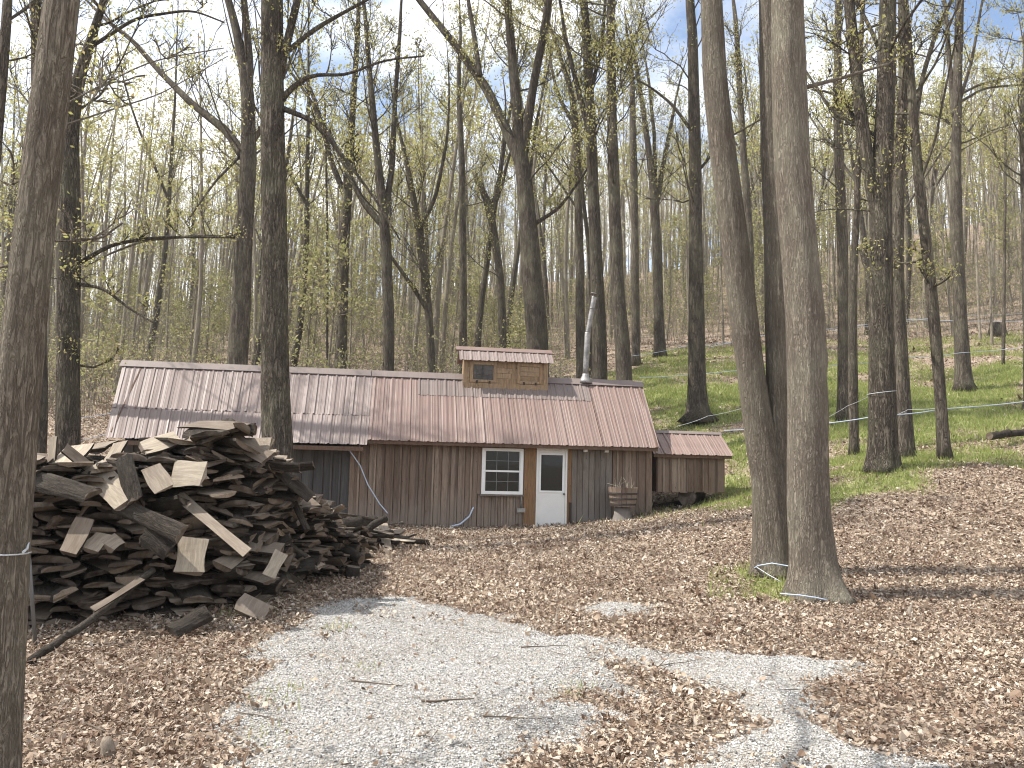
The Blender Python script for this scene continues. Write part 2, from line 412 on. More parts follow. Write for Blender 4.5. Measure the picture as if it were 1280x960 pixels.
def build_litter():
    parts = []
    for (y0, y1, dens, s0, s1) in [(2.6, 6, 3000, .013, .034), (6, 9, 2200, .014, .037), (9, 13, 1300, .018, .042), (13, 20, 560, .026, .056), (20, 32, 150, .04, .08), (32, 50, 26, .07, .12)]:
        A = (y1 - y0) * 2 * (.76 * (y1 + y0) / 2 + 2.6); n = int(A * dens)
        y = rng.uniform(y0, y1, n); x = rng.uniform(-1, 1, n) * (.76 * (y1 + y0) / 2 + 2.6)
        kk = np.abs(x) < .72 * y + 2.6; x, y = x[kk], y[kk]; n = len(x)
        parts.append(np.c_[x, y, rng.uniform(s0, s1, n)])
    P = np.concatenate(parts); x, y, s = P.T; s = s * rng.choice([.6, .85, 1.1, 1.45], len(s), p=[.3, .35, .25, .1])
    sd = gravel_sd(x, y); hp = sdist(x, y, HEAP)
    prob = np.clip(.42 - sd * 3.6 + (vnoise(x, y, .16, 31) - .5) * .6, .012 + .10 * (vnoise(x, y, .35, 8) > .74), 1) * np.where(hp > -.1, .8 + .2 * vnoise(x, y, .3, 2), 1)
    prob *= 1 - .80 * grass_w(x, y)
    prob *= .35 + .65 * np.clip(vnoise(x, y, 1.3, 9) * 1.3 + vnoise(x, y, .4, 19) * .9, 0, 1)
    # the shack stands on bare soil
    k = rng.random(len(x)) < prob
    x, y, s, sd, hp = x[k], y[k], s[k], sd[k], hp[k]; n = len(x)
    B = np.array([(-.9, 0, 0), (-.25, .55, 0), (.55, .42, 0), (1., 0, 0), (.45, -.5, 0), (-.35, -.5, 0), (0, 0, 0)])
    V = np.repeat(B[None], n, 0) * rng.uniform(.55, 1.3, (n, 7, 1)) * rng.uniform(.7, 1, (n, 1, 1))
    V[..., 1] *= rng.uniform(.6, 1.2, (n, 1))
    curl = rng.normal(.0, .8, (n, 1)); V[..., 2] = curl * (V[..., 0] ** 2 + V[..., 1] ** 2) + rng.normal(0, .10, (n, 7))
    V[..., 2] += rng.uniform(-.5, .7, (n, 1)) * np.abs(V[..., 1])
    V *= s[:, None, None]
    ax = rng.normal(0, .38, n); ay = rng.normal(0, .38, n); az = rng.uniform(0, 6.28, n)
    c, d = np.cos(ax)[:, None], np.sin(ax)[:, None]; V = np.stack([V[..., 0], V[..., 1] * c - V[..., 2] * d, V[..., 1] * d + V[..., 2] * c], -1)
    c, d = np.cos(ay)[:, None], np.sin(ay)[:, None]; V = np.stack([V[..., 0] * c + V[..., 2] * d, V[..., 1], -V[..., 0] * d + V[..., 2] * c], -1)
    c, d = np.cos(az)[:, None], np.sin(az)[:, None]; V = np.stack([V[..., 0] * c - V[..., 1] * d, V[..., 0] * d + V[..., 1] * c, V[..., 2]], -1)
    lift = rng.random(n) ** 2 * (.03 + .03 * vnoise(x, y, .6, 11)) + np.clip(hp, 0, .3) * .2 * rng.random(n) + .008 + np.where(sd > 0, .02, 0)
    V += np.stack([x, y, gz(x, y) + lift], -1)[:, None]
    T = np.array([(0, 6, 1), (1, 6, 2), (2, 6, 3), (3, 6, 4), (4, 6, 5), (5, 6, 0)])
    mb = MB(); mb.add(V.reshape(-1, 3), (T[None] + np.arange(n)[:, None, None] * 7).reshape(-1, 3))
    tag(mb.build('fallen_leaves', M['litter']), 'dry tan and brown fallen leaves covering the ground', 'leaves', kind='stuff')
    # small broken twigs among the leaves
    q = np.random.default_rng(41); n = 2600; m = MB()
    yy = np.sqrt(q.uniform(2.8 ** 2, 17 ** 2, n)); xx = q.uniform(-.75, .75, n) * yy; sdd = gravel_sd(xx, yy)
    k = (sdd < 0) | (q.random(n) < .12); xx, yy = xx[k], yy[k]; zz = gz(xx, yy)
    for a_, b_, c_ in zip(xx, yy, zz):
        L = q.uniform(.05, .28); an = q.uniform(0, 6.28); d_ = np.array([math.cos(an), math.sin(an), q.normal(0, .12)]) * L
        p_ = np.array([a_, b_, c_ + .035 + .02 * q.random()]); mid = p_ + d_ * .5 + q.normal(0, .06, 3) * L * np.array([1, 1, .3])
        m.tube(np.array([p_, mid, p_ + d_]), [.004, .0035, .002], 3, 0, False)
    tag(m.build('twig_litter', plain('grey_twig', (.24, .195, .155), .9, var=.5, scale=9)), 'small broken grey twigs scattered through the fallen leaves', 'twigs', kind='stuff')
    # grass
    n = 620000
    y = np.sqrt(rng.uniform(9 ** 2, 46 ** 2, n)); x = rng.uniform(-.1, .78, n) * y + rng.uniform(0, 2.0, n)
    g = grass_w(x, y); k = rng.random(n) < g * np.clip(vnoise(x, y, .5, 12) * 1.6, .2, 1); x, y = x[k], y[k]
    n2 = 700; ex = np.array([to_ground(rng.uniform(885, 1010), rng.uniform(712, 752)) for _ in range(n2)])
    n3 = 420; cs = [to_ground(*c) for c in ((345, 880), (352, 868), (330, 925), (322, 765), (285, 770), (720, 865), (420, 790), (455, 840))]
    e3 = np.array([cs[q] for q in rng.integers(0, len(cs), n3)]) + np.c_[rng.normal(0, .09, (n3, 2)), np.zeros(n3)]
    x = np.r_[x, ex[:, 0], e3[:, 0]]; y = np.r_[y, ex[:, 1], e3[:, 1]]; n = len(x)
    h = rng.uniform(.05, .15, n) * np.clip(.6 + y / 40, 0, 1.2); h = h * np.where(rng.random(n) < .05, 2.1, 1); h[-n3:] *= .7
    a = rng.uniform(0, 6.28, n); wd = .004 + y * .0004
    z = gz(x, y)
    p0 = np.stack([x + np.cos(a) * wd, y + np.sin(a) * wd, z - .01], -1); p1 = np.stack([x - np.cos(a) * wd, y - np.sin(a) * wd, z - .01], -1)
    p2 = np.stack([x + rng.normal(0, .4, n) * h, y + rng.normal(0, .4, n) * h, z + h], -1)
    mb = MB(); mb.add(np.stack([p0, p1, p2], 1).reshape(-1, 3), np.arange(n * 3).reshape(-1, 3))
    tag(mb.build('grass', M['grass']), 'thin bright green spring grass growing on the slope', 'grass', kind='stuff')
build_litter()

# ------------------------------------------------------------------ trees
def resample(P, step):
    P = np.asarray(P, float); s = np.r_[0, np.cumsum(np.linalg.norm(np.diff(P[:, :3], axis=0), axis=1))]
    n = max(3, int(s[-1] / step) + 1); q = np.linspace(0, s[-1], n)
    out = np.stack([np.interp(q, s, P[:, i]) for i in range(P.shape[1])], -1)
    if n > 6:                                   # soften the kinks
        for _ in range(2): out[1:-1] = (out[:-2] + 2 * out[1:-1] + out[2:]) / 4
    return out
class Leaves:
    def __init__(s): s.p = []
    def put(s, c, n, spread, r):
        s.p.append(np.asarray(c)[None] + r.normal(0, spread, (n, 3)))
    def bake(s, mb, size, mat, r):
        if not s.p: return
        P = np.concatenate(s.p); n = len(P)
        a, b = r.normal(0, 1, (n, 3)), r.normal(0, 1, (n, 3))
        a /= np.linalg.norm(a, axis=1)[:, None]; b -= (a * b).sum(1)[:, None] * a; b /= np.linalg.norm(b, axis=1)[:, None]
        z = r.uniform(.6, 1.3, (n, 1)) * size
        V = np.stack([P - a * z, P - b * z * .55, P + a * z, P + b * z * .55], 1)
        mb.add(V.reshape(-1, 3), np.arange(n * 4).reshape(-1, 4), mat)
def wander(p, d, L, n, up, wob, r):
    P = [np.array(p, float)]; d = d / np.linalg.norm(d)
    for i in range(n):
        d = d + np.array([0, 0, up]) + r.normal(0, wob, 3); d /= np.linalg.norm(d)
        P.append(P[-1] + d * L / n)
    return np.array(P)
def rdir(r, el0, el1):
    a, e = r.uniform(0, 6.283), R(r.uniform(el0, el1))
    return np.array([math.cos(a) * math.cos(e), math.sin(a) * math.cos(e), math.sin(e)])
def branch_out(P, rad, mbT, mbC, lv, r, hb, nb, ls, leaf=3, tw=.007, subs=5, twigs=4, k1=6, spread=.16):
    """boughs, branches, twigs and young leaves along a limb"""
    z0 = P[0, 2]; ok = np.where(P[:, 2] - hb > 0)[0]
    if len(ok) < 2: return
    for _ in range(nb):
        i = r.choice(ok); t = (i - ok[0]) / max(1, len(ok) - 1)
        L = ls * r.uniform(.5, 1.1) * (1 - .55 * t); r0 = min(rad[i] * .45, .008 + .0075 * L)
        B = wander(P[i], rdir(r, 15, 65), L, 8, .07, .13, r)
        mbT.tube(B, np.linspace(r0, tw, 9), k1, 0, False)
        for _s in range(subs):
            j = r.integers(2, 8); l2 = L * r.uniform(.25, .5)
            d2 = (B[j] - B[j - 1]) / np.linalg.norm(B[j] - B[j - 1]) + rdir(r, -20, 50) * .9
            C = wander(B[j], d2, l2, 5, .06, .16, r)
            mbC.tube(C, np.linspace(max(tw, r0 * .4), tw * .8, 6), 4, 0, False)
            for _t in range(twigs):
                q = r.integers(1, 6); l3 = l2 * r.uniform(.25, .55)
                d3 = (C[q] - C[q - 1]) / np.linalg.norm(C[q] - C[q - 1]) + rdir(r, -30, 50) * .9
                D = wander(C[q], d3, l3, 3, .05, .2, r)
                mbC.tube(D, np.linspace(tw * .8, tw * .45, 4), 3, 0, False)
                if leaf:
                    lv.put(D[3], r.integers(1, leaf + 2), spread * .7, r)
                    if r.random() < .5: lv.put(D[1], r.integers(0, leaf // 2 + 1), spread, r)
def bark_lump(r, n, step, flare=.5, amp=.05):
    ph = r.uniform(0, 6.28, 8); zf = np.arange(n) * step
    kb = [(r.uniform(0, n * step), r.uniform(0, 6.28), r.uniform(.05, .14), r.uniform(.1, .3)) for _ in range(10)]
    lob = r.uniform(0, 6.28)
    def f(i, th):
        z = zf[:, None]; t = th[None]
        v = 1 + amp * (np.sin(2 * t + ph[0] + z * .7) * .6 + np.sin(3 * t + ph[1] - z * 1.1) * .4 + np.sin(z * 2.3 + ph[2]) * .25)
        v = v + amp * .35 * np.sin(9 * t + ph[3] + np.sin(z * 1.7 + ph[4]) * 1.2) + amp * .25 * np.sin(13 * t + ph[5] + np.sin(z * 2.9 + ph[6]))
        for (bz, bt, ba, bw) in kb:
            dt = (t - bt + math.pi) % (2 * math.pi) - math.pi
            v = v + ba * np.exp(-((z - bz) / bw) ** 2 - (dt / .45) ** 2)
        v = v + flare * np.exp(-z / .22) * (.75 + .45 * np.cos(5 * t + lob) + .25 * np.cos(3 * t + lob * 2))
        return v
    return f

TREES = {}
def tree(name, label, d, path, limbs=(), H=22, hb=7, nb=14, ls=4.5, leaf=11, lsize=None, mat='bark_back', seed=1, k=12, step=.4, flare=.35, lean=0.0, group='maple trees of the sugar bush', tw=.0095, sub=6, twigs=6, stems=(), leafmat='young_leaf', cat='tree', spread=.15):
    r = np.random.default_rng(seed)
    base = at(path[0][0], path[0][1], d)
    gzb = g1(base[0], base[1]) - .05
    def world(pp, dy=0.0):
        out = []
        for i, q in enumerate(pp):
            dd = d + dy * i / max(1, len(pp) - 1) + (q[3] if len(q) > 3 else 0)
            p = at(q[0], q[1], dd); out.append([*p, q[2] / 2 / F * dd])
        return np.array(out)
    W = world(path, lean)
    W[0, 2] = gzb
    # carry the stem on above the picture
    top = W[-1]; hleft = gzb + H - top[2]
    if hleft > 1:
        dv = (W[-1, :3] - W[-2, :3]); dv = dv / np.linalg.norm(dv); n = 6
        ext = wander(top[:3], dv, hleft, n, .03, .06, r)
        W = np.concatenate([W, np.c_[ext[1:], np.linspace(top[3] * .9, .02, n)]])
    ro = thing(name, label, cat, (base[0], base[1], gzb), 0, group)
    off = np.array([base[0], base[1], gzb])
    T, Cn, lv = MB(), MB(), Leaves()
    Q = resample(W, step); Q[:, :3] -= off
    T.tube(Q[:, :3], Q[:, 3], k, 0, True, (1, 0, 0) if k < 20 else (0.6, 0.8, 0), bark_lump(r, len(Q), step, flare, .05))
    nb = int(nb * 1.4)
    if nb: branch_out(Q[:, :3], Q[:, 3], T, Cn, lv, r, hb, nb, ls, leaf, tw, sub, twigs, spread=spread)
    for st in stems:                                       # second trunks from the same foot
        A = world(st, 0.0); A[0, 2] = max(A[0, 2], gzb)
        hl = gzb + H - A[-1, 2]; dv = A[-1, :3] - A[-2, :3]; dv /= np.linalg.norm(dv)
        ext = wander(A[-1, :3], dv, max(hl, .5), 6, .03, .06, r)
        A = np.concatenate([A, np.c_[ext[1:], np.linspace(A[-1, 3] * .9, .02, 6)]])
        A = resample(A, step); A[:, :3] -= off
        T.tube(A[:, :3], A[:, 3], k, 0, True, (0.6, 0.8, 0), bark_lump(r, len(A), step, 0, .05))
        branch_out(A[:, :3], A[:, 3], T, Cn, lv, r, hb, nb, ls, leaf, tw, sub, twigs, spread=spread)
    for lim in limbs:
        o = {'up': True, 'n': 4, 'dy': r.uniform(-1.0, 1.5)}
        if isinstance(lim[-1], dict): o.update(lim[-1]); lim = lim[:-1]
        A = world(lim, o['dy'])
        if o['up'] and A[-1, 2] > 10:
            dv = A[-1, :3] - A[-2, :3]; dv /= np.linalg.norm(dv)
            ext = wander(A[-1, :3], dv, 4.0, 5, .05, .08, r)
            A = np.concatenate([A, np.c_[ext[1:], np.linspace(A[-1, 3] * .8, .012, 5)]])
        A = resample(A, max(.18, step * .6)); A[:, :3] -= off
        T.tube(A[:, :3], A[:, 3], 8, 0, True)
        ll = np.linalg.norm(A[-1, :3] - A[0, :3])
        branch_out(A[:, :3], A[:, 3], T, Cn, lv, r, A[0, 2] - 9, o['n'] + 1, min(ls * .6, .25 * ll + .5), leaf, tw, 4, twigs, spread=spread)
    T.build('trunk', M[mat], ro)
    lv.bake(Cn, lsize or min(.046, .017 + .0011 * d), 1, r)
    if Cn.n: Cn.build('crown', [M[mat], M[leafmat]], ro)
    TREES[name] = ro
    return ro

def hand_trees():
    near = dict(mat='bark_near', k=40, step=.09, tw=.006)
    tree('maple_tree', 'close grey maple trunk leaning right at the left picture edge, tied with clear tubing', 3.8,
         [(-14,985,62),(-10,950,56),(8,640,52),(23,480,49),(41,300,46),(60,140,44),(77,0,42)], H=15, hb=5.0, nb=10, ls=3.5, leaf=3, lsize=.017, seed=11, flare=.25,
         limbs=[((48,260,6),(20,330,4),(-30,340,3),{'up':False,'n':2,'dy':.5}),((45,150,3),(110,115,2.4),(190,75,1.8),(280,60,1.2),{'up':False,'n':2,'dy':2.0}),((40,170,3),(130,140,2.3),(200,118,1.7),(285,70,1.1),{'up':False,'n':1,'dy':3.0})], **near)
    tree('maple_tree', 'forked pair of trunks joined at the foot, left one leaning, beside the thickest trunk', 10.4,
         [(966,722,50),(966,660,46),(962,600,42),(952,555,38),(943,500,35),(930,400,35),(918,300,34),(905,200,33),(894,100,30),(889,0,27)], H=18, hb=9, nb=12, ls=3.6, leaf=3, lsize=.026, seed=12, flare=.28,
         stems=[[(968,640,36),(971,590,33),(972,500,27),(970,400,27),(968,300,26),(964,200,25),(962,100,25),(961,0,24)]], **near)
    tree('maple_tree', 'thickest grey maple trunk, standing before the forked pair with blue tubing at its foot', 9.35,
         [(1021,752,62),(1016,700,52),(1010,640,50),(1009,500,49),(1007,400,48),(998,300,46),(990,200,45),(986,100,42),(983,0,40)], H=18, hb=9.5, nb=12, ls=3.6, leaf=3, lsize=.026, seed=13, flare=.5,
         limbs=[((1005,110,6),(1060,95,4),(1110,80,3),{'up':False,'n':3})], **near)
    tree('maple_tree', 'shaggy barked maple standing behind the wood pile in front of the metal roof', 15.0,
         [(350,690,44),(350,620,38),(345,500,36),(343,400,34),(343,300,32),(341,150,29),(340,0,27)], H=21, hb=11, nb=14, ls=4, leaf=4, seed=14, mat='bark_mid', k=32, step=.12, flare=.2,
         limbs=[((352,125,9),(368,105,7),(392,92,5),(430,95,4),(480,75,3),(530,70,2),{'up':False,'n':4}), ((352,135,8),(390,150,6),(425,190,5),(470,250,3),(500,300,2),{'up':False,'n':3}),
                ((350,90,12),(362,40,11),(372,0,10),{'n':5}), ((352,70,7),(395,35,6),(440,10,4),{'n':4})])
    tree('maple_tree', 'dark maple with a long limb reaching left, behind the left roof end', 25.0,
         [(297,470,26),(300,400,24),(305,300,22),(311,200,20),(310,120,16),(303,70,13),(290,15,10)], H=22, hb=10, nb=12, ls=4, leaf=4, seed=15, k=14,
         limbs=[((304,196,13),(285,165,11),(240,130,9),(200,90,7),(165,50,6),(136,28,5),{'n':7,'dy':2}), ((310,150,12),(312,80,11),(305,0,9),{'n':5}), ((309,185,8),(325,165,7),(345,120,5),{'n':3}),
                ((296,296,5),(245,295,4),(180,300,3.5),(130,320,2.5),(105,335,1.8),{'up':False,'n':4,'dy':-2}), ((300,195,4),(286,210,3.5),(270,225,3),(235,275,2),{'up':False,'n':2})])
    tree('maple_tree', 'upright maple behind the left end of the wood pile, forking high', 16.0,
         [(85,620,30),(85,540,28),(86,400,27),(87,300,26),(87,200,22),(89,150,19),(99,95,15),(112,55,11),(130,0,9)], H=20, hb=8, nb=11, ls=3.6, leaf=4, seed=16, mat='bark_mid', k=20, step=.25,
         limbs=[((88,160,12),(85,100,9),(84,0,8),{'n':4}), ((97,330,6),(140,305,5),(200,296,4),(285,297,2),{'up':False,'n':5}), ((97,355,5),(130,360,4),(160,385,3),(195,405,2),{'up':False,'n':4}), ((93,455,3),(115,460,2.5),(140,450,1.5),{'up':False,'n':2}), ((112,60,5),(170,22,4),(240,12,3),(280,28,2),{'up':False,'n':3})])
    tree('maple_tree', 'slim dark trunk half hidden behind the leaning left edge trunk', 18.0,
         [(50,600,17),(50,520,17),(49,300,15),(46,100,13),(45,0,12)], H=20, hb=9, nb=12, ls=3.6, leaf=4, seed=17)
    tree('maple_tree', 'trunk leaning right in the top left corner beyond the edge trunk', 14.0,
         [(-60,640,18),(-40,450,17),(-12,250,15),(2,100,13),(10,0,11)], H=18, hb=7, nb=9, ls=3.2, leaf=4, seed=18)
    tree('maple_tree', 'straight narrow dark trunk left of the forked tree behind the roof', 30.0,
         [(427,480,15),(430,300,14),(435,230,12),(440,150,9),(446,60,7)], H=22, hb=9, nb=13, ls=4, leaf=5, seed=19,
         limbs=[((434,250,8),(415,205,7),(395,130,5),(380,90,4),{'n':4})])
    tree('maple_tree', 'tree with a bare limb sweeping left over the middle of the roof', 28.0,
         [(488,490,15),(486,400,14),(482,300,14),(478,255,12),(470,180,9),(462,90,7)], H=22, hb=8, nb=13, ls=4, leaf=5, seed=20,
         limbs=[((481,285,9),(455,255,8),(440,225,7),(418,180,5),(385,120,4),(360,85,3),{'n':5}), ((481,270,9),(490,210,8),(494,120,6),(500,40,5),{'n':5})])
    tree('maple_tree', 'thin tree leaning left with a low fork behind the roof', 30.0,
         [(545,490,11),(537,400,10),(530,340,10),(520,265,9),(508,200,6),(498,160,4)], H=15, hb=5, nb=10, ls=3, leaf=5, seed=21, limbs=[((524,290,6),(545,245,5),(558,180,4),{'n':4}), ((536,390,6),(510,350,5),(488,320,4),{'up':False,'n':2})])
    tree('maple_tree', 'slender straight trunk rising behind the roof left of the vent box', 34.0,
         [(580,470,10),(579,300,9),(577,200,8),(573,100,6),(576,40,4)], H=20, hb=8, nb=13, ls=3.4, leaf=5, seed=22)
    tree('maple_tree', 'thin trunk with a broken forked top behind the vent box', 38.0,
         [(631,460,11),(626,350,10),(614,270,10),(603,235,8),(592,215,6)], H=11, hb=5, nb=6, ls=3, leaf=5, seed=23, limbs=[((614,268,7),(625,220,6),(630,170,4),{'n':4})])
    tree('maple_tree', 'big three limbed maple behind the vent box', 27.0,
         [(676,490,32),(672,430,27),(662,300,24),(654,215,21),(648,160,15),(642,90,12),(634,0,10)], H=23, hb=9, nb=16, ls=4.6, leaf=11, seed=24, k=16, flare=.3,
         limbs=[((652,208,15),(632,160,13),(608,110,12),(572,60,10),(520,-5,8),{'n':8,'dy':1.5}), ((655,190,12),(666,110,11),(678,50,10),(686,0,9),{'n':7,'dy':-1.5}), ((600,95,7),(592,40,6),(585,0,5),{'n':4}), ((668,280,6),(700,260,4),(735,210,3),{'up':False,'n':3})])
    tree('maple_tree', 'thin trunk just left of the smoke pipe, ending in a ragged fork', 30.0,
         [(727,500,13),(725,350,11),(722,200,10),(716,120,8),(700,70,5)], H=19, hb=9, nb=12, ls=3.5, leaf=9, seed=25, limbs=[((720,160,6),(700,125,5),(690,90,4),{'n':4})])
    tree('maple_tree', 'straight maple directly behind the smoke pipe', 26.0,
         [(751,500,22),(749,420,18),(744,300,16),(739,180,14),(735,80,12),(730,0,10)], H=23, hb=9, nb=16, ls=4, leaf=12, seed=26, k=14, limbs=[((738,170,8),(722,110,7),(705,40,5),{'n':5}), ((737,120,6),(752,60,5),(757,0,4),{'n':4})])
    tree('maple_tree', 'straight maple right of the smoke pipe, curved at its foot', 25.0,
         [(783,500,26),(779,440,20),(772,360,17),(768,260,15),(765,150,13),(763,60,12),(764,0,11)], H=23, hb=9, nb=16, ls=4, leaf=11, seed=27, k=14)
    tree('maple_tree', 'slender trunk up the slope between the smoke pipe trees and the three forked maple', 40.0,
         [(795,420,11),(794,300,9),(792,200,9),(790,100,7)], H=20, hb=8, nb=13, ls=3.6, leaf=5, seed=28)
    tree('maple_tree', 'maple up the slope forking into three at mid height, left of the dark trunk', 42.0,
         [(825,452,16),(823,380,13),(821,300,12),(816,230,10),(806,150,7),(795,80,5)], H=20, hb=8, nb=12, ls=3.6, leaf=5, seed=29, limbs=[((820,260,7),(830,200,6),(842,140,4),{'n':5}), ((819,240,6),(818,170,5),(812,110,4),{'n':4})])
    tree('maple_tree', 'dark straight maple with a flared foot on the grassy bank above the small shed', 28.0,
         [(872,528,32),(872,505,25),(871,450,21),(870,300,17),(868,150,15),(866,50,13),(862,0,12)], H=23, hb=8, nb=14, ls=4, leaf=4, seed=30, k=16, flare=.7, limbs=[((862,160,5),(840,130,4),(815,110,3),{'n':4}), ((872,215,4),(905,175,3),(950,150,2),{'up':False,'n':3})])
    tree('maple_tree', 'slim trunk seen between the leaning left stem and the dark maple', 34.0,
         [(940,520,12),(939,400,11),(937,300,10),(930,200,9),(924,100,8),(920,30,6)], H=20, hb=8, nb=12, ls=3.5, leaf=4, seed=31)
    tree('maple_tree', 'straight slim trunk left of the thin bent one, before the shaggy maple', 26.0,
         [(1054,528,16),(1054,460,13),(1053,300,13),(1048,180,12),(1047,80,10),(1048,0,8)], H=21, hb=8, nb=14, ls=3.6, leaf=5, seed=32)
    tree('maple_tree', 'thin trunk with a bend standing in the grass beside the shaggy maple', 22.0,
         [(1067,550,12),(1066,450,11),(1066,350,10),(1071,260,8),(1074,150,7),(1076,50,6)], H=18, hb=7, nb=11, ls=3, leaf=4, seed=33)
    tree('maple_tree', 'shaggy barked maple in the grass with tubing tied round it, splitting in two high up', 17.0,
         [(1104,590,40),(1104,560,34),(1103,500,31),(1101,400,29),(1101,330,28),(1102,250,26),(1106,150,23),(1110,0,20)], H=21, hb=9, nb=14, ls=4, leaf=4, seed=34, mat='bark_mid', k=28, step=.14, flare=.28,
         limbs=[((1098,275,16),(1088,225,17),(1078,160,17),(1069,80,15),(1061,0,14),{'n':8}), ((1091,365,7),(1084,340,6),(1075,312,4),{'up':False,'n':2}), ((1092,200,5),(1060,130,4),(1040,115,3),(1015,112,2.5),{'up':False,'n':4}), ((1096,170,5),(1040,140,4),(1005,85,2.5),{'up':False,'n':3}), ((1110,90,6),(1090,40,5),(1075,10,4),{'n':3})])
    tree('maple_tree', 'trunk leaning slightly left directly behind the shaggy maple', 19.0,
         [(1132,580,24),(1129,510,19),(1125,420,16),(1122,330,14),(1124,200,13),(1130,100,12),(1128,0,11)], H=20, hb=9, nb=12, ls=3.6, leaf=4, seed=35)
    tree('maple_tree', 'narrow trunk leaning left right of the shaggy maple, with a branching fork on top', 18.0,
         [(1181,577,17),(1178,530,14),(1172,450,14),(1161,330,13),(1151,250,12),(1142,150,11),(1135,50,10),(1131,0,10)], H=19, hb=8, nb=10, ls=3.4, leaf=4, seed=36, k=14,
         limbs=[((1143,160,7),(1152,100,6),(1170,40,6),(1190,0,5),{'n':5}), ((1149,230,4),(1168,180,3.5),(1180,120,3),{'n':3}), ((1160,320,3.5),(1140,330,3),(1122,328,2.5),{'up':False,'n':1}), ((1164,360,3),(1180,352,2.5),(1188,345,2),{'up':False,'n':1})])
    tree('maple_tree', 'tall forked maple up the grassy slope at right with sky around its top', 32.0,
         [(1205,491,24),(1204,470,19),(1201,400,16),(1196,300,14),(1195,200,12),(1197,100,11),(1200,0,9)], H=22, hb=9, nb=12, ls=4, leaf=4, seed=37,
         limbs=[((1193,145,7),(1187,80,6),(1182,10,5),{'n':5}), ((1197,135,5),(1215,75,4),(1228,0,3),{'n':5}), ((1198,165,4),(1180,148,3),(1148,140,2.5),{'up':False,'n':3}), ((1196,130,4),(1230,110,3),(1285,105,2.5),{'up':False,'n':3}), ((1197,120,3.5),(1225,105,3),(1285,92,2),{'up':False,'n':3})])
    tree('maple_tree', 'leafy tree at the right edge, its trunk cut by the picture edge', 27.0,
         [(1291,560,18),(1288,400,16),(1283,250,14),(1281,150,12),(1284,60,9)], H=19, hb=6, nb=16, ls=3.8, leaf=8, seed=38)
    tree('pole_tree', 'single pencil thin sapling stem on the right slope with tubing passing', 36.0,
         [(1254,462,4),(1256,300,3.5),(1257,160,2.5)], H=13, hb=5, nb=6, ls=1.4, leaf=2, seed=39, flare=0, sub=3, group=None)
    tree('pole_tree', 'bare dead pole standing above the middle of the left roof', 30.0,
         [(412,480,3.5),(409,280,3.2),(406,124,2.5)], H=13, hb=9, nb=2, ls=.8, leaf=0, seed=40, flare=0, sub=2, group=None)
hand_trees()

# -- the woods up the hill: a few grown kinds, copied
def proto(kind, H, r0, hb, nb, ls, leaf, seed, mat='bark_far', fork=False, lmat='young_leaf', lsize=.09, sub=4, twigs=3, spread=.28):
    r = np.random.default_rng(seed)
    W = wander((0, 0, -.3), np.array([r.normal(0, .04), r.normal(0, .04), 1]), H, 12, .03, .03, r)
    rad = np.linspace(r0, .02, 13); T, Cn, lv = MB(), MB(), Leaves()
    Q = resample(np.c_[W, rad], .8)
    T.tube(Q[:, :3], Q[:, 3], 7, 0, False, (1, 0, 0), bark_lump(r, len(Q), .8, .3, .04))
    branch_out(Q[:, :3], Q[:, 3], T, Cn, lv, r, hb, nb, ls, leaf, .010, sub, twigs, 5, spread=spread)
    if fork:
        i = int(len(Q) * .45); B = wander(Q[i, :3], np.array([r.normal(0, .5), r.normal(0, .3), 1]), H * .5, 8, .12, .05, r)
        T.tube(B, np.linspace(Q[i, 3] * .75, .02, 9), 6, 0, False)
        branch_out(B, np.linspace(Q[i, 3] * .75, .02, 9), T, Cn, lv, r, Q[i, 2] + 1, nb // 2, ls * .8, leaf, .010, sub, twigs, 5, spread=spread)
    lv.bake(Cn, lsize, 1, r)
    ro = thing(kind[0], kind[1], 'tree', (0, 0, 0), 0, kind[2])
    T.build('trunk', M[mat], ro); Cn.build('crown', [M[mat], M[lmat]], ro)
    return ro, T, Cn
G1 = 'trees in the woods up the hill'
KINDS = [
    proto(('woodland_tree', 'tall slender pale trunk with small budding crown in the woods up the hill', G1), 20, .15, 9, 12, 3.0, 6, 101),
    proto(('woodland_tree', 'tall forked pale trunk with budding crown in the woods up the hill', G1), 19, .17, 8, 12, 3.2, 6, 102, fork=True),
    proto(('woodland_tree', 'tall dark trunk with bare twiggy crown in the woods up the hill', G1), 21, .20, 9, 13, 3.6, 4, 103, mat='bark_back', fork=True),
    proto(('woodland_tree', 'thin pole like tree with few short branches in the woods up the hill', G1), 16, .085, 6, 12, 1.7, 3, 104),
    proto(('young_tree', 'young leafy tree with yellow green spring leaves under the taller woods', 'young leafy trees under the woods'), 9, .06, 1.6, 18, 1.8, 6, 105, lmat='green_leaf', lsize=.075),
    proto(('young_tree', 'bushy sapling with pale green leaves down to the ground below the woods', 'young leafy trees under the woods'), 5, .035, .5, 18, 1.4, 7, 106, lmat='green_leaf', lsize=.065),
]
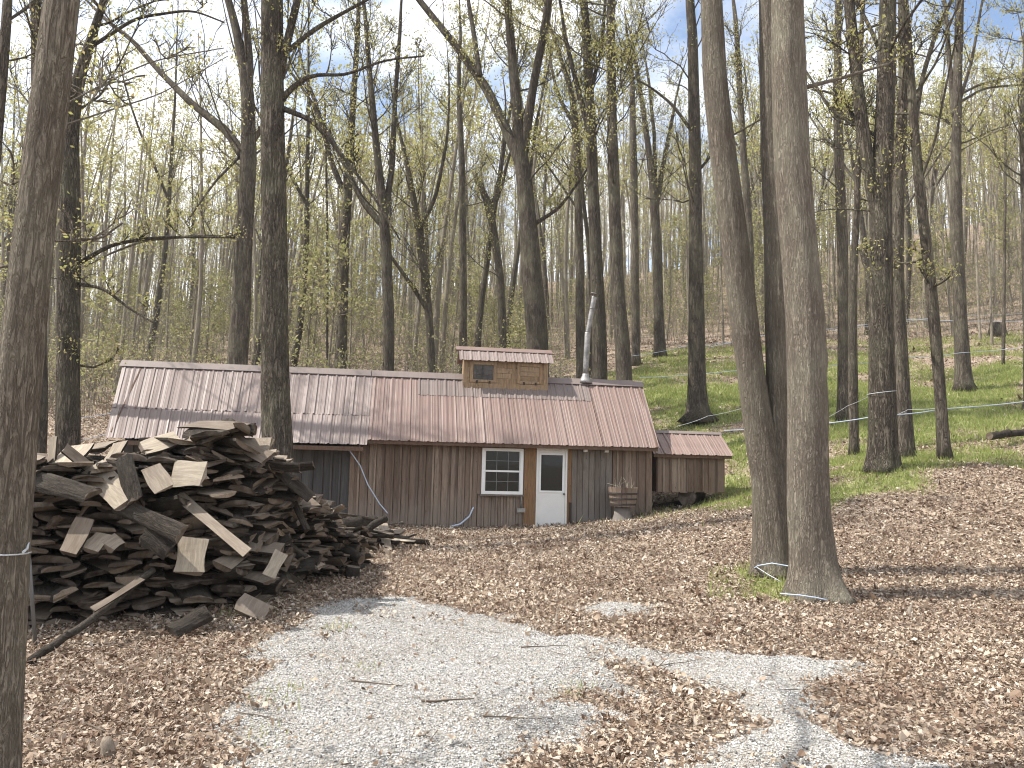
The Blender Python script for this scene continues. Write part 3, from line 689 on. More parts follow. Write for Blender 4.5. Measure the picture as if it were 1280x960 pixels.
def plant_woods():
    r = np.random.default_rng(55)
    first = [True] * len(KINDS)
    cnt = 0; spots = []
    def put(ki, x, y, s):
        nonlocal cnt
        z = g1(x, y); ro = KINDS[ki][0]; rz = r.uniform(0, 6.28); rot = (r.normal(0, .02), r.normal(0, .03), rz)
        if first[ki]:
            ro.location = (x, y, z); ro.rotation_euler = rot; ro.scale = (s, s, s); first[ki] = False
        else: dup(ro, (x, y, z), rot, s)
        cnt += 1
    def clear(x, y, m):
        for (a, b) in spots:
            if (a - x) ** 2 + (b - y) ** 2 < m * m: return False
        spots.append((x, y)); return True
    tries = 0
    while cnt < 205 and tries < 5000:
        tries += 1
        y = math.sqrt(r.uniform(34 ** 2, 72 ** 2)); x = r.uniform(-.76, .76) * y
        if x > 6 and y < 40: continue
        if not clear(x, y, 1.4): continue
        put(int(r.choice([0, 1, 2, 3], p=[.3, .2, .15, .35])), x, y, r.uniform(.75, 1.12))
    tries = 0; n0 = cnt
    while cnt < n0 + 90 and tries < 5000:
        tries += 1
        y = math.sqrt(r.uniform(29 ** 2, 66 ** 2)); x = r.uniform(-.76, .76) * y
        if x > 4 and y < 46: continue
        if not clear(x, y, 1.2): continue
        put(int(r.choice([4, 5], p=[.5, .5])), x, y, r.uniform(.7, 1.2))
    def merge(name, srcs, spots_, mats, label, cat, seed, tilt=.018):
        mb = MB(); q = np.random.default_rng(seed)
        for (x, y, s_, ki) in spots_:
            a = q.uniform(0, 6.28); ca, sa = math.cos(a), math.sin(a); lx, ly = q.normal(0, tilt, 2)
            for src in srcs[int(ki)]:
                V = src.cat; V = np.stack([V[:, 0] * ca - V[:, 1] * sa + lx * V[:, 2], V[:, 0] * sa + V[:, 1] * ca + ly * V[:, 2], V[:, 2]], -1) * s_ + (x, y, g_(x, y))
                o = mb.n; mb.v.append(V); mb.n += len(V)
                for f, m, qq in zip(src.f, src.m, src.sm): mb.f.append(f + o); mb.m.append(m); mb.sm.append(qq)
        tag(mb.build(name, mats), label, cat, kind='stuff')
    def g_(x, y): return g1(x, y)
    # the far wood reads as one mass
    n = 1750; q = np.random.default_rng(3)
    y = np.sqrt(q.uniform(62 ** 2, 165 ** 2, n)); x = q.uniform(-.8, .8, n) * y
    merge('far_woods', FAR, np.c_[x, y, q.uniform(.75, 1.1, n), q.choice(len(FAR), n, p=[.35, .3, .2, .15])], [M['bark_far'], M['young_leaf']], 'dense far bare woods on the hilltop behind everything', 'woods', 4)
    n = 2600
    y = np.sqrt(q.uniform(27 ** 2, 80 ** 2, n)); x = q.uniform(-.8, .8, n) * y
    k = ~((x > 3) & (y < 44 + 4 * vnoise(x, y, 3, 4))) & (vnoise(x, y, 5, 14) + q.random(n) * .5 > .45)
    x, y = x[k], y[k]
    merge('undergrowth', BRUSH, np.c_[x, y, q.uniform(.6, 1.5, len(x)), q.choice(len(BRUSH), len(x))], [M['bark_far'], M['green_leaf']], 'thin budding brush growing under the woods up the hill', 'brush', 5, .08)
def light_tree(H, r0, hb, nb, ls, leaf, seed):
    r = np.random.default_rng(seed); T, Cn, lv = MB(), MB(), Leaves()
    W = wander((0, 0, -.3), np.array([r.normal(0, .04), r.normal(0, .04), 1]), H, 8, .03, .03, r); rad = np.linspace(r0, .015, 9)
    T.tube(W, rad, 5, 0, False, (1, 0, 0)); Q = resample(np.c_[W, rad], 1.0)
    branch_out(Q[:, :3], Q[:, 3], T, Cn, lv, r, hb, nb, ls, leaf, .013, 3, 2, 3, spread=.35); lv.bake(Cn, .09, 1, r)
    return (T, Cn)
def brush(H, n, leaf, seed):
    r = np.random.default_rng(seed); T, lv = MB(), Leaves()
    for i in range(n):
        b = np.array([r.normal(0, .5), r.normal(0, .5), -.1]); h = H * r.uniform(.5, 1)
        W = wander(b, rdir(r, 70, 90), h, 4, .02, .08, r); T.tube(W, np.linspace(.016, .005, 5), 3, 0, False)
        for _ in range(4):
            i_ = r.integers(1, 5); B = wander(W[i_], rdir(r, 10, 60), h * r.uniform(.15, .35), 3, .03, .15, r); T.tube(B, np.linspace(.008, .004, 4), 3, 0, False)
            lv.put(B[3], leaf, .14, r); lv.put(B[2], leaf // 2, .14, r)
    lv.bake(T, .05, 1, r)
    return (T,)
FAR = [light_tree(19, .13, 6, 17, 2.8, 2, 201), light_tree(18, .10, 5, 17, 2.4, 2, 202), light_tree(15, .07, 3, 16, 2.0, 2, 203), light_tree(21, .18, 7, 17, 3.6, 1, 204)]
BRUSH = [brush(2.6, 5, 3, 301), brush(3.8, 4, 3, 302), brush(1.6, 6, 3, 303)]
for k in KINDS + [(0,) + f for f in FAR + BRUSH]:
    for mbx in k[1:]:
        V = np.concatenate(mbx.v); mbx.cat = V
plant_woods()


# ------------------------------------------------------------------ the shack
def wood_mat(name, stops, grey=(.27, .245, .22), greyness=.5, low=True, rough=.85):
    t = NT(name)
    v = t.coord((1, 1, .09)); isl = t.island()
    vs = t.n('ShaderNodeVectorMath', {0: v, 1: t.n('ShaderNodeCombineXYZ', {0: t.math('MULTIPLY', isl, 37.0), 1: t.math('MULTIPLY', isl, 11.0), 2: 0.0}).outputs[0]}, operation='ADD').outputs[0]
    g = t.noise(vs, 26, 5, .7, 1.2); g2 = t.noise(vs, 5, 4, .6, .5)
    c = t.ramp(isl, stops)
    c = t.mix(t.ramp(g, [(.35, .75), (.62, 0)]), c, t.mix(.75, c, (.03, .02, .015)))
    wz = t.n('ShaderNodeSeparateXYZ', {0: t.coord()}).outputs[2]
    f = t.math('MULTIPLY', t.ramp(g2, [(.38, 0), (.66, 1)]), greyness)
    if low:                                                          # boards silvered by splash near the ground, ragged edge
        n = t.noise(t.coord((2.5, 1, .5)), 1.6, 4, .65)
        f = t.math('MAXIMUM', f, t.math('MULTIPLY', t.ramp(t.math('SUBTRACT', t.math('ADD', n, .35), t.math('MULTIPLY', wz, .5)), [(.3, 0), (.7, 1)]), .8))
    c = t.mix(f, c, grey)
    kn = t.n('ShaderNodeTexVoronoi', {'Vector': t.coord((5, 1, 2.4)), 'Scale': 1.1}).outputs['Distance']
    c = t.mix(t.ramp(kn, [(.03, .8), (.07, 0)]), c, (.04, .022, .014))
    return t.done(c, rough, t.bump(t.math('ADD', g, t.math('MULTIPLY', g2, .5)), .5, .006), spec=.15)
M['brown_boards'] = wood_mat('weathered_brown_boards', [(0, (.095, .062, .045)), (.3, (.17, .115, .082)), (.7, (.235, .17, .125)), (1, (.37, .285, .215))], (.25, .205, .17), .4)
M['grey_boards'] = wood_mat('silvered_grey_boards', [(0, (.12, .098, .078)), (.5, (.175, .145, .118)), (1, (.225, .195, .165))], (.20, .18, .163), .6)
M['dark_boards'] = wood_mat('dark_grey_boards', [(0, (.062, .060, .060)), (.5, (.092, .088, .087)), (1, (.128, .122, .118))], (.13, .126, .122), .5, False)
M['cedar'] = wood_mat('orange_brown_post', [(0, (.24, .135, .068)), (1, (.30, .175, .09))], (.22, .14, .085), .35, False)
M['pine'] = wood_mat('fresh_tan_pine', [(0, (.29, .19, .105)), (.5, (.36, .245, .145)), (1, (.43, .305, .19))], (.28, .215, .15), .5, False)
M['fascia'] = wood_mat('dark_brown_fascia', [(0, (.12, .072, .05)), (1, (.17, .105, .072))], (.18, .14, .11), .3, False)
def metal_mat(name, a, b, streak):
    t = NT(name)
    n = t.noise(t.coord((1, .35, .35)), 1.3, 5, .65); n2 = t.noise(t.coord((6, .5, .5)), 2.2, 4, .7); n3 = t.noise(t.coord(), 40, 3, .7)
    c = t.mix(t.ramp(n, [(.35, 0), (.68, 1)]), a, b)
    c = t.mix(t.ramp(n2, [(.5, 0), (.75, .6)]), c, streak)
    c = t.mix(t.ramp(n3, [(.6, 0), (.8, .35)]), c, (.2, .15, .13))
    return t.done(c, t.math('ADD', t.math('MULTIPLY', n2, .3), .38), t.bump(n3, .08, .004), spec=.35)
M['metal_red'] = metal_mat('faded_red_metal', (.205, .143, .122), (.24, .172, .15), (.215, .175, .16))
M['metal_grey'] = metal_mat('chalked_grey_pink_metal', (.21, .165, .149), (.255, .208, .192), (.155, .126, .117))
M['metal_patch'] = metal_mat('greyed_brown_metal', (.175, .14, .127), (.21, .172, .158), (.14, .115, .106))
M['white'] = plain('white_vinyl', (.80, .80, .785), .35, var=.06)
M['door_white'] = plain('off_white_door_paint', (.74, .73, .70), .45, var=.08, scale=3)
M['galv'] = plain('galvanised_steel', (.40, .39, .375), .5, .6, .6, 5)
M['black_iron'] = plain('rusty_dark_iron', (.05, .04, .035), .7, .3)
M['hose'] = plain('pale_blue_plastic_hose', (.50, .58, .70), .35, var=.1)
M['tube_blue'] = plain('blue_white_plastic_tubing', (.46, .54, .68), .3, var=.1)
M['clear_tube'] = plain('milky_plastic_tubing', (.50, .53, .56), .25, var=.08)
M['curtain'] = plain('dim_interior', (.09, .09, .085), .9, var=.5, scale=3)
t = NT('window_glass'); n = t.noise(t.coord(), 1.6, 2, .5)
M['glass'] = t.done((.014, .017, .016), .04, t.bump(n, .05, .03), spec=.38)

YAW = 8.0
BP = np.array([1.083, 19.4, .02])
def rib_sheet(u0, u1, lo, hi, mat, parent, name='metal_sheet', phase=0.0, pitch=.229, ribh=.020, u0t=None, u1t=None, slots=24):
    """ribbed roofing sheet from the low edge (v, w) to the high edge (v, w)"""
    prof = []
    u = u0; k0 = math.floor((u0 - phase) / pitch)
    us = [(u0, 0)]
    for k in range(k0, int((u1 - phase) / pitch) + 2):
        c = phase + k * pitch
        for du, h in ((-.032, 0), (-.016, ribh), (.016, ribh), (.032, 0), (.075, 0), (.085, .006), (.095, 0), (.134, 0), (.144, .006), (.154, 0)):
            if u0 < c + du < u1: us.append((c + du, h))
    us.append((u1, 0))
    us = np.array(us); n = len(us)
    lo, hi = np.array(lo, float), np.array(hi, float)
    sv = (hi - lo) / np.linalg.norm(hi - lo); nv = np.array([-sv[1], sv[0]])
    if nv[1] < 0: nv = -nv
    u0t = u0 if u0t is None else u0t; u1t = u1 if u1t is None else u1t
    V = []; st = 6
    r = np.random.default_rng(int(abs(u0 * 100 + lo[1] * 1000)))
    sag = r.normal(0, .004, (st + 1, 1)) + r.normal(0, .0035, n)[None]
    for layer in (0, -.0035):
        for i in range(st + 1):
            f = i / st; c = lo + (hi - lo) * f
            uu = us[:, 0] + f * (np.interp(us[:, 0], [u0, u1], [u0t - u0, u1t - u1]))
            h = us[:, 1] + layer + sag[i]
            V.append(np.stack([uu, c[0] + nv[0] * h, c[1] + nv[1] * h], -1))
    V = np.concatenate(V); q = []
    L = (st + 1) * n
    for i in range(st):
        for j in range(n - 1):
            a = i * n + j; q.append((a, a + 1, a + n + 1, a + n)); q.append((L + a, L + a + n, L + a + n + 1, L + a + 1))
    for j in range(n - 1):
        q.append((j, L + j, L + j + 1, j + 1)); a = st * n + j; q.append((a, a + 1, L + a + 1, L + a))
    for i in range(st):
        a = i * n; q.append((a, a + n, L + a + n, L + a)); a += n - 1; q.append((a, L + a, L + a + n, a + n))
    mb = MB(); mb.add(V, q)
    return mb.build(name, mat, parent)
def board_wall(mb, u0, u1, w0, w1, v, bw=.19, batten=True, r=None, wf=None, mat=0, th=.022):
    """upright boards, every one a little different, with narrow battens over the joints"""
    u = u0
    while u < u1 - .01:
        b = min(bw * r.uniform(.85, 1.15), u1 - u)
        if u1 - u - b < .06: b = u1 - u
        z0 = wf(u + b / 2) if wf else w0; dv = r.uniform(-.006, .004)
        mb.box((u + (.024 if batten else .007), v + dv, z0 + r.uniform(-.02, .02)), (u + b - .006, v + th + dv, w1), mat)
        if batten and u > u0 + .05: mb.box((u - .036, v - .030 + dv * .3, z0 + r.uniform(-.02, .04)), (u + .010, v - .007, w1 - .001), mat)
        u += b
    mb.box((u0, v + th + .006, min(w0, wf(u0) if wf else w0)), (u1, v + th + .05, w1 - .01), 1)

def build_shack():
    r = np.random.default_rng(3)
    ro = thing('sugar_shack', 'long brown board shack with ribbed metal roof, white door, roof vent and smoke pipe', 'shack', tuple(BP), R(YAW))
    UL, UR, UC = -10.25, 2.56, -4.95
    RIDGE, RV = 3.90, 1.5
    gl = lambda u: min(.9, max(-.2, float(gz(BP[0] + u * math.cos(R(YAW)), BP[1] + u * math.sin(R(YAW)))[0]) - BP[2] - .12))
    # --- front wall
    m = MB()
    board_wall(m, UC, -1.90, -.1, 2.06, 0, .20, True, r, gl)
    board_wall(m, -1.90, -.74, -.1, .83, 0, .16, True, r, gl)
    board_wall(m, -1.90, -.74, 1.965, 2.06, 0, .3, False, r)
    m.box((-1.90, -.008, .83), (-1.80, .022, 1.965)); m.box((-.765, -.008, .83), (-.735, .022, 1.965))
    fw = m.build('front_wall', [M['brown_boards'], M['fascia']], ro)
    m = MB(); board_wall(m, 1.52, UR - .15, -.1, 2.06, 0, .17, True, r, gl); m.build('front_wall', [M['brown_boards'], M['fascia']], ro)
    m = MB(); board_wall(m, .47, 1.52, -.1, 2.06, -.012, .155, False, r, gl); m.build('patch_panel', [M['grey_boards'], M['fascia']], ro)
    m = MB(); m.box((UR - .15, -.035, gl(UR)), (UR, .09, 2.06)); m.build('corner_post', M['brown_boards'], ro)
    m = MB(); m.box((UC - .05, -.03, gl(UC)), (UC + .06, .06, 1.86)); m.build('corner_post', M['brown_boards'], ro)
    m = MB(); board_wall(m, UL, UC - .05, -.1, 1.93, .18, .24, True, r, gl); m.build('lean_to_wall', [M['dark_boards'], M['fascia']], ro)
    # end and back walls
    for u, s, mt in ((UL, 1, 'dark_boards'), (UR, -1, 'brown_boards')):
        m = MB(); v0 = .09 if u > 0 else .23
        n = 16; vs = np.linspace(v0, 3.55, n + 1)
        for i in range(n):
            top = lambda v: RIDGE - .06 - (abs(v - RV) * (1.0 if v < RV else .82))
            a, b = vs[i] + .003, vs[i + 1] - .003; x0, x1 = (u, u + .03) if s > 0 else (u - .03, u)
            zb = gl(u) - .1
            V = [(x0,a,zb),(x1,a,zb),(x1,b,zb),(x0,b,zb),(x0,a,top(a)),(x1,a,top(a)),(x1,b,top(b)),(x0,b,top(b))]
            m.add(V, [(0,3,2,1),(4,5,6,7),(0,1,5,4),(1,2,6,5),(2,3,7,6),(3,0,4,7)])
        m.build('end_wall', M[mt], ro)
    m = MB(); board_wall(m, UL, UR, .2, 2.15, 3.56, .24, False, r); m.build('back_wall', [M['brown_boards'], M['fascia']], ro)
    # --- roof
    rf = MB()                                   # rafters and eave boards carry the sheets
    rf.box((UC + .3, -.30, 1.985), (UR + .07, -.262, 2.075)); rf.box((UC + .3, -.262, 2.062), (UR + .05, 0, 2.078))
    rf.box((UL - .1, -.445, 1.80), (UC + .27, -.41, 1.90)); rf.box((UL - .1, -.41, 1.885), (UC + .26, .18, 1.90))
    for u in (UL - .12, UR + .05): rf.beam((u, -.30, 2.06), (u, RV, RIDGE - .04), .03, .10); rf.beam((u, RV, RIDGE - .04), (u, 3.7, 2.10), .03, .10)
    roof = rf.build('roof', M['fascia'], ro)
    e = lambda v: RIDGE - (RV - v) * 1.0
    rib_sheet(UL - .2, UC + .35, (-.46, e(-.46) + .012), (.30, e(.30) + .012), M['metal_grey'], roof, u0t=UL - .36)
    rib_sheet(UL - .35, UC + .35, (.27, e(.27) + .016), (RV, e(RV) + .016), M['metal_grey'], roof, u0t=UL - .60)
    rib_sheet(UC + .353, -3.42, (-.33, e(-.33) + .006), (RV, RIDGE + .006), M['metal_grey'] if False else M['metal_red'], roof, phase=.05)
    rib_sheet(-3.417, 1.20, (-.33, e(-.33) + .004), (.95, e(.95) + .004), M['metal_red'], roof, phase=.05)
    rib_sheet(-3.417, 1.20, (.88, e(.88) + .022), (RV, RIDGE + .022), M['metal_patch'], roof, phase=.05)
    rib_sheet(1.203, UR + .1, (-.33, e(-.33) + .006), (RV, RIDGE + .006), M['metal_red'], roof, phase=.05, u1t=UR + .2)
    rib_sheet(UL - .60, UR + .2, (3.8, RIDGE - 2.3 * .8), (RV, RIDGE + .004), M['metal_red'], roof)
    m = MB()
    for (a, b, sl) in ((UL - .64, UC + .3, .05), (UC + .32, UR + .22, .045)):
        V = []
        for u in (a, b):
            V += [(u, RV - .17, RIDGE - .17 + sl + .02), (u, RV, RIDGE + sl + .02), (u, RV + .17, RIDGE - .14 + sl + .02), (u, RV + .17, RIDGE - .144 + sl), (u, RV, RIDGE + sl + .012), (u, RV - .17, RIDGE - .174 + sl + .012)]
        m.add(V, [(0,1,7,6),(1,2,8,7),(2,3,9,8),(3,4,10,9),(4,5,11,10),(5,0,6,11),(0,5,4,1),(1,4,3,2),(6,7,10,11),(7,8,9,10)])
    m.build('ridge_cap', M['metal_patch'], roof)
    # --- window
    wu0, wu1, w0, w1 = -1.80, -.765, .83, 1.965
    m = MB()
    for a, b in (((wu0, -.05, w0), (wu0 + .075, .03, w1)), ((wu1 - .075, -.05, w0), (wu1, .03, w1)), ((wu0 + .075, -.05, w1 - .075), (wu1 - .075, .03, w1)), ((wu0 + .075, -.05, w0), (wu1 - .075, .03, w0 + .075))): m.box(a, b)
    win = m.build('window', M['white'], ro)
    m = MB(); mid = (w0 + w1) / 2 - .0
    m.box((wu0 + .075, -.030, mid - .022), (wu1 - .075, .01, mid + .022))
    for a in (wu0 + .076, wu1 - .096): m.box((a, -.022, w0 + .076), (a + .02, .008, w1 - .076))
    m.build('sash', M['white'], win)
    m = MB()
    for i in (1, 2):
        u = wu0 + .085 + (wu1 - wu0 - .17) * i / 3
        m.box((u - .006, -.013, w0 + .08), (u + .006, -.002, mid - .024)); m.box((u - .006, -.013, mid + .024), (u + .006, -.002, w1 - .08))
    for z in ((w0 + mid) / 2 + .03, (w1 + mid) / 2 - .03): m.box((wu0 + .1, -.011, z - .006), (wu1 - .1, -.004, z + .006))
    m.build('muntin', plain('grey_muntin', (.20, .205, .205), .5), win)
    m = MB(); m.box((wu0 + .07, 0, w0 + .07), (wu1 - .07, .012, w1 - .07)); m.build('pane', M['glass'], win)
    m = MB(); m.box((wu0 - .03, -.07, w0 - .045), (wu1 + .03, .02, w0 - .003)); m.build('sill', M['grey_boards'], win)
    # --- door
    du0, du1, dw = -.43, .355, 1.99
    m = MB(); gu0, gu1, g0, g1_ = -.325, .245, .93, 1.84
    m.box((du0 + .05, -.028, .03), (du1 - .05, .02, g0)); m.box((du0 + .05, -.028, g1_), (du1 - .05, .02, dw - .05)); m.box((du0 + .05, -.028, g0), (gu0, .02, g1_)); m.box((gu1, -.028, g0), (du1 - .05, .02, g1_))
    dr = m.build('door', M['door_white'], ro)
    m = MB()
    for a, b in (((du0, -.045, 0), (du0 + .047, .03, dw)), ((du1 - .047, -.045, 0), (du1, .03, dw)), ((du0 + .047, -.045, dw - .047), (du1 - .047, .03, dw)), ((du0 + .047, -.045, 0), (du1 - .047, .03, .028))): m.box(a, b)
    m.build('door_frame', M['door_white'], dr)
    m = MB()
    for a, b in (((gu0 - .03, -.040, g0 - .03), (gu0 + .012, -.029, g1_ + .03)), ((gu1 - .012, -.040, g0 - .03), (gu1 + .03, -.029, g1_ + .03)), ((gu0 + .012, -.040, g1_ - .012), (gu1 - .012, -.029, g1_ + .03)), ((gu0 + .012, -.040, g0 - .03), (gu1 - .012, -.029, g0 + .012))): m.box(a, b)
    m.build('glass_trim', M['white'], dr)
    m = MB(); m.box((gu0 - .005, -.018, g0 - .005), (gu1 + .005, -.006, g1_ + .005)); m.build('pane', M['glass'], dr)
    m = MB(); m.tube([(.275, -.03, .865), (.275, -.06, .865)], [.012, .012], 8); m.tube([(.275, -.055, .865), (.275, -.065, .865), (.275, -.09, .865), (.275, -.098, .865)], [.012, .028, .03, .012], 10); m.build('knob', M['galv'], dr)
    # trim posts either side of the door
    m = MB(); m.box((-.735, -.03, -.1), (-.437, .03, 2.06)); m.build('door_post', M['cedar'], ro)
    m = MB(); m.box((.362, -.03, -.1), (.405, .03, 2.06)); m.box((.408, -.02, -.1), (.468, .03, 2.06)); m.build('door_post', M['cedar'], ro)
    m = MB(); m.box((du0, -.02, dw + .003), (du1, .03, 2.06)); m.box((-1.9, -.034, 1.97), (-.78, -.01, 2.02)); m.build('head_board', M['fascia'], ro)
    for u in (.76, 1.31):
        m = MB(); m.box((u, -.09, 1.93), (u + .10, -.012, 2.04)); m.box((u + .02, -.12, 1.97), (u + .08, -.088, 2.0)); m.build('floodlight_box', M['white'], ro)
    m = MB(); m.box((-.90, -.09, .40), (-.70, -.026, .50)); m.tube([(-.80, -.05, .50), (-.80, -.05, .80)], .014, 6); m.build('outlet_box', M['galv'], ro)
    m = MB(); m.box((.425, -.075, -.05), (.475, -.035, .66)); m.build('iron_bar', M['black_iron'], ro)
    # --- roof vent
    cu0, cu1, cv0, cv1 = -2.22, .02, 1.17, 1.86; cb, ct = 3.55, 4.33
    m = MB()
    m.box((cu0 - .02, cv0 - .03, cb), (cu1 + .02, cv0, cb + .15))
    z = cb + .153
    while z < ct - .02:
        h = min(.14, ct - z); m.box((cu0, cv0 - .004 + r.uniform(-.003, .003), z), (cu1, cv0 + .02, z + h - .005)); z += h
    for u in (cu0, cu1 - .025):
        a = [(u, cv0 + .021), (u, (cv0 + cv1) / 2), (u, cv1)]
        V = []
        for uu in (u, u + .025): V += [(uu, cv0 + .021, cb - .3), (uu, cv1, cb - .1), (uu, cv1, ct), (uu, (cv0 + cv1) / 2, ct + .28), (uu, cv0 + .021, ct)]
        m.add(V, [(0,1,2,3,4), (9,8,7,6,5), (0,5,6,1), (1,6,7,2), (2,7,8,3), (3,8,9,4), (4,9,5,0)])
    m.box((cu0 + .026, cv1 - .02, cb - .1), (cu1 - .026, cv1 - .001, ct)); m.box((cu0 - .02, cv0 - .02, cb + .152), (cu0 + .09, cv0 - .006, ct)); m.box((cu1 - .09, cv0 - .02, cb + .152), (cu1 + .02, cv0 - .006, ct)); m.box((-.93, cv0 - .018, cb + .152), (-.84, cv0 - .006, ct))
    cup = m.build('roof_vent', M['pine'], ro)
    for u0_, u1_, mt, lb in ((-2.06, -1.36, 'grey_boards', 'weathered grey vent hatch with dark hinges'), (-.80, -.12, 'pine', None)):
        m = MB(); z0, z1 = cb + .17, ct - .06
        for a, b in (((u0_, z0), (u0_ + .08, z1)), ((u1_ - .08, z0), (u1_, z1)), ((u0_ + .081, z1 - .08), (u1_ - .081, z1)), ((u0_ + .081, z0), (u1_ - .081, z0 + .07))): m.box((a[0], cv0 - .034, a[1]), (b[0], cv0 - .007, b[1]), 0)
        k = 3; hh = (z1 - z0 - .16) / k
        for i in range(k): m.box((u0_ + .082, cv0 - .016, z0 + .074 + i * hh), (u1_ - .082, cv0 - .007, z0 + .066 + (i + 1) * hh), 1)
        if mt == 'grey_boards': m.box((u0_ + .32, cv0 - .026, z0 + .08), (u0_ + .345, cv0 - .017, z1 - .09), 1)
        for u in (u0_ + .16, u1_ - .2): m.box((u, cv0 - .05, z0 - .03), (u + .05, cv0 - .0345, z0 + .045), 2)
        h = m.build('hatch', [M['pine'], M['dark_boards'] if mt == 'grey_boards' else M['pine'], M['black_iron']], cup)
        if lb: h['label'] = lb
    rib_sheet(cu0 - .14, cu1 + .16, (cv0 - .15, ct - .045), ((cv0 + cv1) / 2, ct + .33), M['metal_grey'], cup, 'vent_roof', .02)
    rib_sheet(cu0 - .14, cu1 + .16, (cv1 + .15, ct - .045), ((cv0 + cv1) / 2, ct + .33), M['metal_red'], cup, 'vent_roof', .02)
    m = MB(); vm = (cv0 + cv1) / 2; V = []
    for u in (cu0 - .22, cu1 + .18): V += [(u, vm - .11, ct + .28), (u, vm, ct + .385), (u, vm + .11, ct + .28), (u, vm + .11, ct + .27), (u, vm, ct + .374), (u, vm - .11, ct + .27)]
    m.add(V, [(0,1,7,6),(1,2,8,7),(2,3,9,8),(3,4,10,9),(4,5,11,10),(5,0,6,11),(0,5,4,1),(1,4,3,2),(6,7,10,11),(7,8,9,10)])
    m.build('vent_ridge', M['metal_red'], cup)
    # --- smoke pipe
    m = MB()
    m.tube([(1.15, 1.50, 3.80), (1.165, 1.5, 4.3), (1.20, 1.5, 5.22), (1.205, 1.5, 5.25)], [.082, .082, .082, .08], 18)
    m.tube([(1.20, 1.5, 5.20), (1.21, 1.5, 5.26), (1.37, 1.5, 6.25), (1.375, 1.5, 6.27)], [.072, .072, .07, .07], 18)
    for f in (0.02, .34, .66): m.tube([(1.21 + .16 * f, 1.5, 5.26 + f), (1.214 + .16 * f, 1.5, 5.285 + f)], .076, 18)
    ch = m.build('smoke_pipe', M['galv'], ro)
    m = MB(); m.tube([(1.15, 1.5, 3.83), (1.15, 1.5, 3.93), (1.155, 1.5, 4.04), (1.158, 1.5, 4.10)], [.22, .15, .10, .09], 18); m.build('flashing', M['galv'], ch)
    m = MB(); m.tube([(1.38, 1.5, 6.34), (1.382, 1.5, 6.35), (1.39, 1.5, 6.38)], [.12, .12, .03], 14)
    for a in (0, 2.1, 4.2): m.beam((1.37 + .066 * math.cos(a), 1.5 + .066 * math.sin(a), 6.2), (1.38 + .08 * math.cos(a), 1.5 + .08 * math.sin(a), 6.345), .02, .006)
    m.build('rain_cap', M['galv'], ch)
    # dark floor inside
    m = MB(); m.box((UL + .05, .35, .2), (UR - .05, 3.5, .26)); m.build('floor_slab', M['curtain'], ro)
    # --- low board shed beyond the right wall
    sh = thing('pump_shed', 'small board shed with red metal roof raised on a log beside the shack', 'shed', tuple(BP), R(YAW))
    m = MB()
    board_wall(m, 2.80, 4.66, .96, 1.89, .30, .205, True, r)
    for u in (2.80, 4.63): m.box((u, .352, .96), (u + .03, 1.75, 1.88))
    for u in (2.80, 4.63):
        V = []
        for uu in (u + .003, u + .027): V += [(uu, .355, 1.88), (uu, 1.75, 1.88), (uu, 1.03, 2.48)]
        m.add(V, [(0,1,2),(5,4,3),(0,3,4,1),(1,4,5,2),(2,5,3,0)])
    m.box((2.83, 1.72, .96), (4.63, 1.749, 1.88)); m.box((2.84, .36, .965), (4.62, 1.71, 1.0)); m.build('board_walls', [M['brown_boards'], M['fascia']], sh)
    m = MB(); m.box((2.68, .17, 1.85), (4.80, .20, 1.93)); m.box((2.68, .20, 1.915), (4.80, .30, 1.93)); m.build('eave_board', M['fascia'], sh)
    rib_sheet(2.66, 4.84, (.13, 1.935), (1.03, 2.545), M['metal_red'], sh, 'metal_roof'); rib_sheet(2.66, 4.84, (1.95, 1.935), (1.03, 2.545), M['metal_red'], sh, 'metal_roof')
    m = MB(); V = []
    for u in (2.64, 4.86): V += [(u, .93, 2.515), (u, 1.03, 2.59), (u, 1.13, 2.515), (u, 1.13, 2.505), (u, 1.03, 2.58), (u, .93, 2.505)]
    m.add(V, [(0,1,7,6),(1,2,8,7),(2,3,9,8),(3,4,10,9),(4,5,11,10),(5,0,6,11),(0,5,4,1),(1,4,3,2),(6,7,10,11),(7,8,9,10)]); m.build('ridge_cap', M['metal_patch'], sh)
build_shack()
def bl(u, v, wv):
    c, s = math.cos(R(YAW)), math.sin(R(YAW))
    return np.array([BP[0] + u * c - v * s, BP[1] + u * s + v * c, BP[2] + wv])

# ------------------------------------------------------------------ wood
def cut_mat(name, stops, saw=.25):
    t = NT(name); v = t.coord((1, .12, 1))
    rn = t.objrand()
    g = t.noise(v, 40, 5, .7, .8); c = t.ramp(rn, stops)
    st = t.noise(t.coord((1.2, .5, 1)), 6, 4, .6)
    c = t.mix(t.ramp(g, [(.4, .6), (.65, 0)]), c, t.mix(.65, c, (.05, .032, .02)))
    c = t.mix(t.ramp(st, [(.45, 0), (.7, .55)]), c, (.24, .20, .165))
    sw = t.noise(t.coord((.2, 1, .2)), 60, 2, .6)
    return t.done(c, .85, t.bump(t.math('ADD', g, t.math('MULTIPLY', sw, saw)), .5, .006), spec=.15)
M['sawn'] = cut_mat('weathered_sawn_face', [(0, (.12, .096, .076)), (.4, (.20, .165, .13)), (.8, (.29, .245, .195)), (1, (.38, .32, .25))])
M['sawn_pale'] = cut_mat('pale_sawn_face', [(0, (.34, .29, .225)), (1, (.46, .40, .315))])
M['end_grain'] = cut_mat('dark_end_grain', [(0, (.026, .021, .018)), (.4, (.055, .043, .034)), (.7, (.11, .085, .065)), (.88, (.19, .15, .112)), (1, (.30, .24, .18))], .1)
